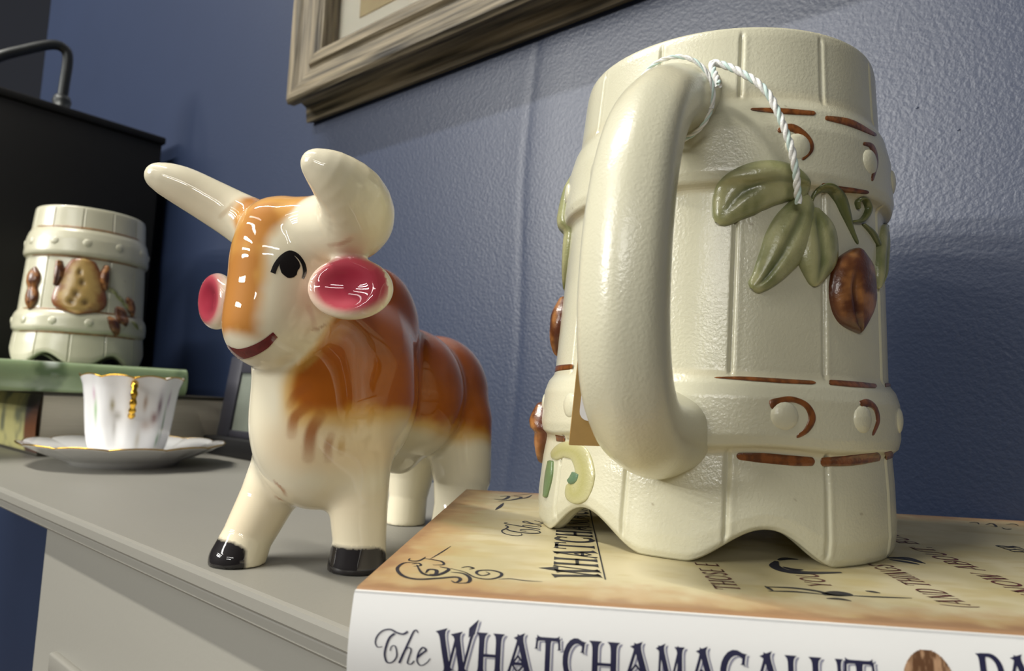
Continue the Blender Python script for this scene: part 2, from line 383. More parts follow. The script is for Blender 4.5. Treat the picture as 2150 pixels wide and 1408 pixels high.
def build_book():
    c = bk(BL / 2, BD / 2, 0)
    t = empty('hardback_book', c); tag(t, 'white-spined hardback book with parchment-patterned cover under the large mug', 'book')
    # jacket: one sheet, back board - spine - front board, with thickness from the boards
    nu, nw = 260, 190
    u = np.linspace(0, BL, nu); w = np.linspace(0.0, BD, nw)
    U, W = np.meshgrid(u, w, indexing='ij')
    rnd = .035
    Z = BT - rnd * (1 - np.sqrt(np.clip(1 - np.clip((rnd - W) / rnd, 0, 1) ** 2, 0, 1)))
    V = bk(U, W, Z)
    N = fbm(np.stack([U, W, U * 0], -1), 3.0, 4); N2 = fbm(np.stack([U, W, U * 0 + 5], -1), 14, 3); N3 = fbm(np.stack([U * .35, W, U * 0 + 9], -1), 16, 3)
    ed = np.minimum.reduce([U * 1.1, (BL - U), W * 1.25 - .05, (BD - W) * 1.1])
    base = lerp(srgb(192, 180, 138), srgb(206, 195, 158), smooth(.35, .65, N))
    base = lerp(base, srgb(186, 168, 112), .5 * smooth(.5, .75, N3))
    e = smooth(.34, .02, ed + (N2 - .5) * .28)
    colr = lerp(base, srgb(184, 146, 102), e * .75)
    colr = lerp(colr, srgb(142, 100, 74), smooth(.09, .0, ed + (N2 - .5) * .12) * .6)
    cov = mesh('front_cover', V.reshape(-1, 3), gridfaces(nu, nw), M_JACKET, t, col=colr.reshape(-1, 3), label='parchment-coloured printed cover')
    # white spine
    v = np.linspace(0, BT - .012, 24); uu = np.linspace(0, BL, 40)
    U2, Z2 = np.meshgrid(uu, v, indexing='ij')
    spn = mesh('spine', bk(U2, spine_bulge(Z2) - .001, Z2).reshape(-1, 3), gridfaces(40, 24), M_SPINE, t, label='white printed spine')
    box('board', (0, 0.0, BT - .05), (BL, BD, BT - .006), M_SPINE, t, frame=lambda P: bk(P[:, 0], P[:, 1], P[:, 2]))
    box('board', (0, 0.0, .001), (BL, BD, .04), M_SPINE, t, frame=lambda P: bk(P[:, 0], P[:, 1], P[:, 2]))
    box('page_block', (.05, .02, .04), (BL - .05, BD - .06, BT - .05), M_PAGES, t, frame=lambda P: bk(P[:, 0], P[:, 1], P[:, 2]))
    # ---- spine lettering
    def on_spine(name, v2, F, m, lift, lab=None):
        z = v2[:, 1]
        o = mesh(name, bk(v2[:, 0], spine_bulge(z) - .0015 - lift, z), F, m, spn, shade=False, label=lab)
        return o
    base0 = px_spine(np.array([[935., 1404.], [1830., 1460.]]))      # title baseline
    p0 = base0[0]; ang = 0.0
    caph = .122
    # letters with their left edges measured along the spine
    lefts = [('W', 925), ('H', 1002), ('A', 1063), ('T', 1124), ('C', 1180), ('H', 1236), ('A', 1303), ('M', 1371), ('A', 1440), ('C', 1505), ('A', 1571), ('L', 1640), ('L', 1690), ('I', 1744), ('T', 1763)]
    ul = [px_spine(np.array([x, 1370. + .066 * (x - 1000)]))[0] for _, x in lefts] + [px_spine(np.array([1832., 1425.]))[0]]
    parts = []
    ZB = .150
    for i, (ch, _) in enumerate(lefts):
        adv, o = glyph(ch, .165, 1.2, True)
        wid = (ul[i + 1] - ul[i]) * .92
        sx = wid / (adv)
        for vv, f in o: parts.append((vv * [sx, caph if i else caph] + [ul[i], ZB], f))
        if i == 0:      # tall spike on the right arm of the W
            parts.append((np.array([[.86 * sx + ul[0], ZB + caph * .86], [1.05 * sx + ul[0], ZB + caph * 1.0], [1.13 * sx + ul[0], ZB + caph * 1.30], [.86 * sx + ul[0], ZB + caph * 1.08]]), [[0, 1, 2, 3]]))
    vv, f = join2(parts)
    on_spine('title_shadow', vv + [.009, -.005], f, M_GREY, .0004)
    on_spine('title_gap', vv + [.004, -.002], f, M_WPR, .0009)
    on_spine('title_lettering', vv, f, M_NAVY, .0014, 'navy display lettering')
    th, f = script_the(.108); a = px_spine(np.array([792., 1375.])); b = px_spine(np.array([908., 1375.]))
    th = th * [(b[0] - a[0]) / (.108 * 1.2), 1] + [a[0], ZB + .004]
    on_spine('script_lettering', th, f, M_NAVY, .0014)
    (dn, f), wdt = text2d('DAN', .088, .2, 1.0, sx=.95, track=.06)
    a = px_spine(np.array([2042., 1400.])); on_spine('author_lettering', dn + [a[0], .226], f, M_NAVY, .0014)
    # small printed portrait
    a = px_spine(np.array([1937., 1412.])); n = 60
    g = np.linspace(-1, 1, n); GX, GY = np.meshgrid(g, g, indexing='ij')
    rr = np.hypot(GX, GY); keep = rr < 1
    P2 = np.stack([a[0] + GX * .073, .228 + GY * .088 + .0 * GX], -1)
    no = fbm(np.stack([GX * 2, GY * .8, GX * 0], -1), 3, 3)
    cl = lerp(srgb(96, 66, 44), srgb(176, 140, 108), smooth(.35, .7, no))
    face = smooth(.62, .5, np.hypot(GX * 1.1 + .02, GY * .8 + .35))
    cl = lerp(cl, srgb(214, 184, 160), face * (1 - .6 * smooth(.52, .62, no)))
    F = gridfaces(n, n); F = F[keep.ravel()[F].all(1)]
    V3 = bk(P2[..., 0], spine_bulge(P2[..., 1]) - .0026, P2[..., 1]).reshape(-1, 3)
    used = np.unique(F); rm = np.full(len(V3), -1); rm[used] = np.arange(len(used))
    mesh('portrait_print', V3[used], rm[F], M_JACKET, spn, col=cl.reshape(-1, 3)[used], label='small printed portrait of a brown-haired head')
    # ---- cover print; text runs away from the spine, letter tops point to the head of the book
    def on_cover(name, uw, F, m, lift=.0015):
        return mesh(name, bk(uw[:, 0], uw[:, 1], BT + lift), F, m, cov, shade=False)
    def cover_text(s, ub, w0, size, length, m, name='cover_lettering', wt=.16, decor=False):
        (v, f), wd = text2d(s, 1.0, wt, 1.0, decor, track=.08)
        uw = np.stack([ub - v[:, 1] * size, w0 + v[:, 0] * length / wd], -1)
        return on_cover(name, uw, f, m)
    q = px_cover([(1262, 1216), (1160, 1216)]); sz = q[0][0] - q[1][0]
    cover_text('WHATCHAMACALLIT', q[0][0], q[0][1], sz, 2.15, M_BLK, 'cover_title', .17, True)
    a, b = q[0][0] + .012, q[0][0] + .03
    on_cover('cover_title_rule', np.array([[a, q[0][1]], [a + .006, q[0][1]], [a + .006, q[0][1] + 2.15], [a, q[0][1] + 2.15]]), [[0, 1, 2, 3]], M_BLK)
    sp = px_cover([(1128, 1192), (1165, 1222)])
    on_cover('cover_title_spike', np.array([[px_cover((1130, 1192))[0], px_cover((1130, 1192))[1]], [px_cover((1172, 1190))[0], px_cover((1172, 1190))[1]], [px_cover((1172, 1199))[0], px_cover((1172, 1199))[1]]]), [[0, 1, 2]], M_BLK)
    th, f = script_the(1.0); q0 = px_cover((1140, 1128)); 
    on_cover('cover_script', np.stack([q0[0] - th[:, 1] * .20, q0[1] + .0 + th[:, 0] * .36], -1), f, M_BLK)
    for s, p0, p1, wt_ in [('THOSE E', (1558, 1240), (1505, 1240), .66), ('YOU', (1752, 1233), (1700, 1230), .33)]:
        a, b = px_cover(p0), px_cover(p1); cover_text(s, a[0], a[1], a[0] - b[0], wt_ * .62, M_MAROON, wt=.15)
    for s, p0, sz_, ln in [('(AND THINGS', (2.06, .27), .10, .62), ('T KNOW ABOUT, BUT', (2.45, .30), .10, 1.40)]:
        cover_text(s, p0[0], p0[1], sz_, ln, M_MAROON, wt=.15)
    cover_text('EER', 2.97, 1.38, .11, .17, M_BLK, wt=.24)
    # flourishes, drawn as thin pen strokes
    def pen(pts, w=.012, n=46, taper=True, name='flourish', m=M_BLK):
        P = spline(px_cover(pts), n); k = np.linspace(0, 1, n)
        v, f = ribbon(P, w * .6 * (.35 + .9 * np.sin(np.pi * k)) if taper else w)
        return v, f
    def flourish(strokes, name='flourish'):
        v, f = join2([pen(*s) if isinstance(s, tuple) else pen(s) for s in strokes]); on_cover(name, v, f, M_BLK)
    Z = lambda c, o=(700, 1000), k=2.6875: [(o[0] + x / k, o[1] + y / k) for x, y in c]
    flourish([
        (Z([(470, 488), (400, 488), (360, 520), (390, 560), (470, 580), (590, 575), (690, 568), (716, 582), (690, 600), (664, 588)]), .022),
        (Z([(700, 604), (760, 598), (768, 572), (730, 548), (660, 540)]), .018),
        (Z([(470, 500), (500, 545), (560, 560), (620, 545), (650, 522), (600, 510)]), .022),
        (Z([(520, 545), (540, 525), (580, 530), (575, 552), (540, 552)]), .02),
        (Z([(432, 462), (428, 474), (470, 478), (500, 468), (520, 455)]), .014),
        (Z([(500, 462), (560, 470), (610, 480), (620, 498), (560, 500)]), .014),
        (Z([(440, 495), (480, 490), (492, 502), (450, 508)]), .012),
        (Z([(545, 466), (590, 440), (630, 415), (662, 394)]), .008),
        (Z([(660, 520), (740, 540), (800, 570), (880, 580), (940, 565), (945, 545), (890, 530), (820, 532), (808, 548), (840, 560), (880, 550), (860, 538)]), .016),
        (Z([(720, 515), (760, 510), (790, 518), (765, 524)]), .014),
        (Z([(930, 580), (1000, 578), (1080, 588), (1180, 594)]), .010)])
    Z2 = lambda c: [(700 + x / 2.6875, 1000 + y / 2.6875) for x, y in c]
    flourish([(Z2([(905, 128), (960, 130), (990, 112), (940, 112)]), .03), (Z2([(960, 150), (940, 170), (915, 188)]), .03), (Z2([(930, 140), (1010, 132), (1060, 118), (1020, 110)]), .03),
              (Z2([(1040, 128), (1090, 120), (1120, 105)]), .02), (Z2([(1000, 108), (1060, 104), (1130, 96)]), .012)])
    Z3 = lambda c: [(1780 + x / 5.81, 1060 + y / 5.81) for x, y in c]
    flourish([(Z3([(1480, 215), (1570, 212), (1600, 235)]), .02), (Z3([(1680, 240), (1760, 225), (1810, 262), (1740, 255)]), .02), (Z3([(1880, 275), (1930, 295), (2000, 292)]), .02), (Z3([(1930, 235), (2030, 232), (2080, 250)]), .02)])
    # engraved objects: a long fork, a bottle brush and a dark oval
    Z4 = lambda c: [(1400 + x / 2.8667, 1000 + y / 2.8667) for x, y in c]
    flourish([(Z4([(600, 665), (760, 672), (900, 690), (1000, 715), (1110, 718)]), .03), (Z4([(610, 690), (780, 695), (940, 710)]), .02), (Z4([(590, 660), (640, 690)]), .02),
              (Z4([(940, 712), (1000, 706), (1060, 705), (1120, 715)]), .075), (Z4([(960, 735), (1040, 738), (1110, 750)]), .03), (Z4([(1110, 718), (1250, 725), (1475, 733)]), .018), (Z4([(1195, 690), (1240, 695), (1285, 702)]), .03)], 'printed_fork')
    flourish([(Z4([(1320, 490), (1380, 492), (1450, 500), (1540, 522)]), .06), (Z4([(1340, 500), (1440, 515), (1520, 530)]), .05), (Z4([(1360, 488), (1460, 492), (1556, 525)]), .03)], 'printed_brush')
    flourish([(Z4([(660, 510), (650, 540), (720, 570), (850, 580), (1050, 578)]), .075), (Z4([(670, 505), (720, 495), (790, 500)]), .05), (Z4([(700, 545), (760, 560), (820, 562)]), .05)], 'printed_oval')
build_book()

# ------------------------------------------------------------------ barrel mugs
class Mug:
    RZ = np.array([(0, .862), (.03, .878), (.10, .884), (.30, .872), (.435, .858), (.455, .862), (.475, .884), (.52, .893), (.68, .886), (.735, .868), (.765, .845), (.79, .835), (1.2, .815), (1.565, .796), (1.585, .80), (1.605, .832), (1.65, .842), (1.85, .826), (1.95, .80), (2.0, .775), (2.03, .768), (2.30, .748), (2.33, .742)])
    def __init__(s, c, z0, lean=(0, 0)):
        s.c = np.array(c, float); s.z0 = z0; s.lean = np.array(lean, float)
    def r(s, z): return np.interp(z, s.RZ[:, 0], s.RZ[:, 1])
    def ctr(s, z): return s.c + s.lean * np.asarray(z)[..., None]
    def pt(s, th, z, h=0.0):
        th, z, h = np.broadcast_arrays(np.asarray(th, float), np.asarray(z, float), np.asarray(h, float))
        rr = s.r(z) + h; c = s.ctr(z)
        return np.stack([c[..., 0] + rr * np.cos(th), c[..., 1] + rr * np.sin(th), s.z0 + z], -1)
    def hit(s, P):
        """photo measurement -> (azimuth, height) on the mug wall."""
        P = np.asarray(P, float); v = ray(P[..., 0], P[..., 1]); v /= np.linalg.norm(v, axis=-1)[..., None]
        dist = np.hypot(*s.c)
        lo = np.full(P.shape[:-1], dist * .6); best = None; prev = None; tlo = np.full(P.shape[:-1], dist); thi = tlo.copy(); found = np.zeros(P.shape[:-1], bool)
        def fn(t):
            Q = v * t[..., None] + EYE; z = Q[..., 2] - s.z0; c = s.ctr(z)
            return np.hypot(Q[..., 0] - c[..., 0], Q[..., 1] - c[..., 1]) - s.r(z), Q, z, c
        prevt = lo.copy()
        for t in np.linspace(dist * .6, dist * 1.35, 160):
            tt = np.full(P.shape[:-1], t); d = fn(tt)[0]
            new = (~found) & (d < 0); tlo = np.where(new, prevt, tlo); thi = np.where(new, tt, thi); found |= new; prevt = tt
        for _ in range(24):
            m = (tlo + thi) / 2; d = fn(m)[0]; tlo = np.where(d < 0, tlo, m); thi = np.where(d < 0, m, thi)
        d, Q, z, c = fn(thi)
        return np.stack([np.arctan2(Q[..., 1] - c[..., 1], Q[..., 0] - c[..., 0]), z], -1)

CREAM = np.array(srgb(208, 205, 180)); 
def mug_arch(th, arches, hgt=.15, wid=.37):
    a = 0
    for t0 in arches:
        d = (th - t0 + np.pi) % (2 * np.pi) - np.pi
        a = np.maximum(a, hgt * (.5 + .5 * np.cos(np.clip(d / wid, -1, 1) * np.pi)) ** .85)
    return a
def build_mug_body(mug, root, grooves, arches, nth=420, nz=240, dense=None):
    # azimuth samples, with extra ones across every stave joint
    th = np.linspace(-np.pi, np.pi, nth, endpoint=False)
    ex = np.concatenate([g + np.linspace(-.05, .05, 17) for g in grooves]); ex = (ex + np.pi) % (2 * np.pi) - np.pi
    th = np.unique(np.round(np.concatenate([th, ex]), 5))
    zo = np.unique(np.concatenate([np.linspace(0, 2.33, nz), [.02, .44, .46, .5, .76, .78, 1.58, 1.6, 1.62, 1.98, 2.01]]))
    prof = [('in', .30, .34), ('in', .70, .34), ('in', .755, .30), ('in', .775, .10), ('in', .785, .025), ('in', .80, .004), ('in', .825, .0), ('in', .85, .006)]
    R_, Z_, W_ = [], [], []
    for k, r_, z_ in prof: R_.append(r_); Z_.append(z_); W_.append(0)
    for z in zo: R_.append(mug.r(z)); Z_.append(z); W_.append(1)
    for r_, z_ in [(.738, 2.342), (.728, 2.348), (.712, 2.346), (.70, 2.335), (.692, 2.30), (.70, 1.8), (.73, 1.0), (.74, .45), (.70, .40), (.3, .385), (.02, .385)]: R_.append(r_); Z_.append(z_); W_.append(0)
    R_, Z_, W_ = map(np.array, (R_, Z_, W_))
    TH, ZZ = np.meshgrid(th, Z_, indexing='ij'); RR = np.broadcast_to(R_, TH.shape).copy(); WW = np.broadcast_to(W_, TH.shape)
    # stave joints: a narrow groove with a proud lip on one side; staves very slightly flat
    band = np.maximum(smooth(.44, .47, ZZ) * smooth(.79, .76, ZZ), smooth(1.58, 1.61, ZZ) * smooth(2.02, 1.98, ZZ))
    fade = WW * (1 - band) * smooth(0, .06, ZZ) * smooth(2.33, 2.28, ZZ)
    for g in grooves:
        d = (TH - g + np.pi) % (2 * np.pi) - np.pi
        RR += fade * (-.013 * np.exp(-(d / .011) ** 2) + .0018 * np.exp(-((d - .026) / .016) ** 2) + .001 * np.exp(-((d + .025) / .02) ** 2))
    ar = mug_arch(TH, arches); wz = np.clip(1 - ZZ / .62, 0, 1) ** 1.6
    Zf = ZZ + ar * wz * np.where(ZZ < .7, 1, 0)
    c = mug.ctr(Zf)
    V = np.stack([c[..., 0] + RR * np.cos(TH), c[..., 1] + RR * np.sin(TH), mug.z0 + Zf], -1)
    n1 = fbm(V * 1.0, 2.0, 3); colr = lerp(CREAM * .93, CREAM * 1.04, n1)
    # thin glaze shows the tan body on edges of the bands; fine brown specks
    edge = np.exp(-((ZZ - 1.585) / .022) ** 2) + np.exp(-((ZZ - .452) / .018) ** 2) + .6 * np.exp(-((ZZ - 2.01) / .03) ** 2) + .6 * np.exp(-((ZZ - .775) / .02) ** 2)
    colr = lerp(colr, srgb(186, 172, 134), np.clip(edge * .45 * WW, 0, 1))
    sp = vnoise(V, 34); colr = lerp(colr, srgb(120, 100, 70), smooth(.962, .985, sp) * .5)
    b = mesh('body', V.reshape(-1, 3), gridfaces(len(th), len(Z_), True, False)[:, ::-1], M_MUG, root, col=colr.reshape(-1, 3))
    return b
def relief(name, mug, root, TZ, H_, C_, shp, mt=None, label=None):
    """a raised patch on the mug wall from a grid of (azimuth, height)."""
    V = mug.pt(TZ[..., 0], TZ[..., 1], H_); n, m = shp
    return mesh(name, V.reshape(-1, 3), gridfaces(n, m), mt or M_MUG, root, col=np.asarray(C_).reshape(-1, 3), label=label)
def blob(name, mug, root, pts, widths, hgt, colf, n=44, m=23, label=None, prof=.5, px=True, sink=.006):
    """a leaf, nut or brush stroke: centre line and widths measured in the photo, wrapped round the mug."""
    P = spline(pts, n); wv = np.maximum(spline(np.stack([widths, widths], -1), n)[:, 0], .02 * max(widths))
    tt = np.linspace(0, 1, n); wv = wv * np.clip(np.minimum(tt, 1 - tt) * 30 + .15, 0, 1) ** .5
    T = np.gradient(P, axis=0); T /= np.linalg.norm(T, axis=1)[:, None]; N = np.stack([-T[:, 1], T[:, 0]], -1)
    v = np.sin(np.linspace(-np.pi / 2, np.pi / 2, m))
    G = P[:, None] + N[:, None] * (wv[:, None] / 2 * v[None])[..., None]
    TZ = mug.hit(G) if px else G
    U, Vv = np.meshgrid(np.linspace(0, 1, n), v, indexing='ij')
    wn = np.clip(wv / max(widths), 0, 1)[:, None]
    h = hgt * (np.clip(1 - Vv ** 2, 0, 1) ** prof) * np.sqrt(wn) - sink * (np.abs(Vv) > .99)
    C_, dh = colf(U, Vv, TZ)
    return relief(name, mug, root, TZ, h + dh, C_, (n, m), label=label)
def handle_sweep(name, mug, root, az, path, rw, rr, mt, n=28, k=70):
    P = spline(path, k); e = np.array([math.cos(az), math.sin(az)]); tg = np.array([-e[1], e[0]])
    T = np.gradient(P, axis=0); T /= np.linalg.norm(T, axis=1)[:, None]; N = np.stack([T[:, 1], -T[:, 0]], -1)
    a = np.linspace(0, 2 * np.pi, n * 2, endpoint=False)
    fac = 1 + .018 * np.cos(6 * a)
    t = np.linspace(0, 1, k); W1 = np.interp(t, *rw); W2 = np.interp(t, *rr)
    rad = P[:, None, 0] + N[:, None, 0] * (np.cos(a) * fac)[None] * W2[:, None]
    zz = P[:, None, 1] + N[:, None, 1] * (np.cos(a) * fac)[None] * W2[:, None]
    lat = (np.sin(a) * fac)[None] * W1[:, None]
    c = mug.ctr(zz)
    V = np.stack([c[..., 0] + rad * e[0] + lat * tg[0], c[..., 1] + rad * e[1] + lat * tg[1], mug.z0 + zz], -1)
    n1 = fbm(V, 2.0, 3); colr = lerp(CREAM * .94, CREAM * 1.04, n1)
    sp = vnoise(V, 34); colr = lerp(colr, srgb(120, 100, 70), smooth(.962, .985, sp) * .5)
    F = gridfaces(k, 2 * n, False, True)
    return mesh(name, V.reshape(-1, 3), F, mt, root, col=colr.reshape(-1, 3))
BROWN = srgb(120, 70, 30); GREEN = srgb(112, 118, 58); DGREEN = srgb(60, 74, 40)
def col_stroke(base=BROWN, dark=.6):
    def f(U, V, TZ):
        n = fbm(np.concatenate([TZ * [1, 1], TZ[..., :1]], -1), 30, 2)
        c = lerp(np.array(base) * 1.25, np.array(base) * dark, smooth(.3, .7, n + .25 * (np.abs(V) - .5))); return c, 0 * U
    return f
def col_leaf(U, V, TZ):
    n = fbm(np.concatenate([TZ, TZ[..., :1]], -1), 9, 3)
    c = lerp(srgb(176, 174, 128), srgb(132, 136, 88), smooth(.35, .7, n))
    mid = np.exp(-((V - .06 * np.sin(U * 5)) / .16) ** 2) * smooth(.05, .25, U) * smooth(1, .75, U)
    c = lerp(c, srgb(82, 94, 54), np.clip(mid * .7, 0, 1)); c = lerp(c, srgb(104, 112, 74), .5 * smooth(.7, .97, np.abs(V)))
    return c, -.014 * mid
def col_nut(U, V, TZ):
    n = fbm(np.concatenate([TZ, TZ[..., 1:]], -1), 11, 3)
    c = lerp(srgb(166, 112, 62), srgb(92, 52, 28), smooth(.34, .62, n))
    g = np.exp(-((V - .28) / .09) ** 2) * smooth(.25, .5, U); c = lerp(c, srgb(58, 26, 14), g * .9); c = lerp(c, srgb(84, 40, 18), smooth(.75, 1, np.abs(V)))
    return c, -.02 * g + .008 * (n - .5)
def rivet(mug, root, th, z, r=.060, h=.020):
    n, m = 10, 20; a = np.linspace(0, 2 * np.pi, m, endpoint=False); q = np.sin(np.linspace(0, np.pi / 2, n))
    Q, A = np.meshgrid(q, a, indexing='ij')
    R0 = mug.r(z); V = mug.pt(th + r * Q * np.cos(A) / R0, np.full_like(Q, z), h * np.sqrt(np.clip(1 - Q ** 2, 0, 1)) - .004)
    V[..., 2] += r * Q * np.sin(A)
    c = np.broadcast_to(CREAM, V.shape)
    return mesh('rivet', V.reshape(-1, 3), gridfaces(n, m, False, True), M_MUG, root, col=c.reshape(-1, 3))

R_ = math.radians
BIG = Mug((-1.562, 3.508), BT + .002, (.022, .010))
def build_big_mug():
    t = empty('barrel_mug', (*BIG.c, BT)); tag(t, 'large cream ceramic barrel mug with thick handle, standing on the white-spined book', 'mug')
    joints = [R_(a) for a in (-4, -33, -61, -89, -118, -147, -176, 155, 128, 100, 72, 45, 20)]
    build_mug_body(BIG, t, joints, [R_(a) for a in (-50, -104, -158, 148, 94, 40, -4 + 360 - 360)][:6], 520, 260)
    handle_sweep('handle', BIG, t, R_(-78.8), [(.62, 2.06), (.80, 2.00), (.98, 1.93), (1.14, 1.84), (1.28, 1.70), (1.37, 1.53), (1.42, 1.34), (1.44, 1.12), (1.42, .88), (1.34, .68), (1.18, .55), (.96, .51), (.70, .53)],
                 ([0, .06, .18, .3, .5, .8, .92, 1], [.20, .160, .148, .155, .162, .170, .185, .21]), ([0, .06, .2, .5, .8, 1], [.20, .155, .14, .142, .15, .20]), M_MUG)
    # rivets of the two hoops
    for th in (-44, -15.5, 9, 40, 70, 100, 130, 160, -170, -110, -140): rivet(BIG, t, R_(th), 1.76)
    for th in (-47, -22, 4, 32, 60, 90, 120, 150, 180, -112, -150): rivet(BIG, t, R_(th), .61)
    st = lambda pts, w, h=.005: blob('brush_stroke', BIG, t, pts, [q * 1.45 for q in w], h, col_stroke(), m=9, prof=.35, sink=.002)
    st([(1576, 229), (1640, 233), (1712, 238)], [4, 9, 7]); st([(1732, 247), (1785, 258), (1840, 284)], [7, 11, 5])
    st([(1632, 275), (1662, 268), (1692, 288), (1700, 312), (1684, 336)], [7, 12, 11, 12, 5])
    st([(1812, 301), (1830, 308), (1838, 340), (1831, 380)], [5, 8, 8, 4])
    st([(1726, 386), (1756, 396), (1790, 400), (1824, 404)], [4, 9, 8, 5])
    st([(1500, 792), (1560, 794), (1640, 799), (1712, 803)], [2, 6, 7, 6]); st([(1740, 802), (1790, 806), (1840, 810)], [8, 9, 7]); st([(1858, 808), (1874, 806)], [6, 5])
    st([(1616, 851), (1636, 844), (1662, 838), (1692, 850), (1705, 876), (1694, 902), (1672, 918)], [16, 14, 9, 9, 11, 9, 5])
    st([(1806, 851), (1822, 846), (1838, 858), (1843, 884), (1832, 914)], [14, 12, 7, 6, 4])
    st([(1546, 957), (1600, 962), (1660, 967), (1710, 969)], [10, 16, 16, 13]); st([(1722, 970), (1790, 966), (1848, 958)], [13, 16, 13]); st([(1858, 958), (1874, 953)], [12, 10])
    bl = lambda nm, pts, w, h, cf, **k: blob(nm, BIG, t, pts, w, h, cf, **k)
    bl('leaf', [(1694, 402), (1650, 385), (1600, 388), (1548, 414), (1506, 470)], [44, 78, 96, 104, 96, 30], .05, col_leaf)
    bl('leaf', [(1690, 408), (1670, 470), (1640, 530), (1606, 580), (1578, 608)], [26, 84, 98, 78, 52, 30], .045, col_leaf)
    bl('leaf', [(1702, 436), (1712, 490), (1714, 540), (1708, 602)], [26, 74, 86, 78, 16], .045, col_leaf)
    bl('leaf', [(1856, 470), (1850, 520), (1846, 570), (1842, 606)], [8, 18, 18, 4], .035, col_leaf)
    vine = lambda pts, w, h=.02: blob('vine', BIG, t, pts, w, h, lambda U, V, TZ: (lerp(srgb(122, 124, 70), srgb(76, 86, 48), np.abs(V)), 0 * U), m=9, prof=.5)
    vine([(1676, 372), (1686, 400), (1700, 432)], [6, 8, 6]); vine([(1702, 428), (1708, 410), (1722, 398), (1742, 396), (1762, 416), (1774, 446), (1786, 480), (1800, 512)], [6, 9, 14, 24, 26, 20, 10, 6], .022)
    vine([(1786, 466), (1808, 462), (1820, 440), (1812, 420), (1798, 424), (1800, 440)], [6, 10, 10, 9, 8, 5], .025); vine([(1810, 470), (1830, 490), (1846, 520)], [5, 9, 6])
    bl('pecan_nut', [(1797, 521), (1789, 560), (1786, 610), (1790, 660), (1802, 700)], [14, 72, 92, 92, 66, 3], .062, col_nut, n=60, m=31, label='brown pecan nut relief')
    # decoration round the left edge, facing the window side
    az = lambda th, z: (R_(th), z)
    def lw(nm, pts, w, h, cf, **k): return blob(nm, BIG, t, [az(*p) for p in pts], w, h, cf, px=False, **k)
    lw('leaf', [(-153, 1.95), (-152, 1.7), (-151, 1.45), (-152, 1.25)], [.04, .26, .3, .2, .03], .05, col_leaf)
    lw('pecan_nut', [(-152, 1.22), (-152, 1.05), (-152, .88)], [.04, .22, .2, .02], .07, col_nut, label='brown pecan nut relief')
    lw('pecan_nut', [(-150, .62), (-151, .45), (-152, .28)], [.05, .24, .22, .03], .08, col_nut, label='brown pecan nut relief')
    lw('brush_stroke', [(-160, .80), (-140, .80), (-118, .80)], [.03, .035, .03], .004, col_stroke(), m=7, prof=.35)
    lw('brush_stroke', [(-124, .445), (-117, .445)], [.035, .03], .004, col_stroke(), m=7, prof=.35)
    pale = lambda U, V, TZ: (lerp(srgb(170, 166, 112), srgb(186, 182, 138), np.abs(V)), 0 * U)
    blob('painted_scroll', BIG, t, [(1160, 960), (1186, 944), (1216, 952), (1230, 990), (1222, 1030), (1206, 1036), (1200, 1012)], [20, 34, 40, 42, 42, 38, 20], .016, pale, prof=.3)
    blob('painted_scroll', BIG, t, [(1213, 992), (1208, 1004), (1198, 1012)], [18, 20, 14], .022, lambda U, V, TZ: (np.broadcast_to(srgb(96, 124, 96), U.shape + (3,)), 0 * U), prof=.3)
    blob('painted_scroll', BIG, t, [(1158, 966), (1154, 1000), (1146, 1044)], [10, 14, 8], .018, lambda U, V, TZ: (np.broadcast_to(srgb(104, 126, 84), U.shape + (3,)), 0 * U), prof=.3)
build_big_mug()

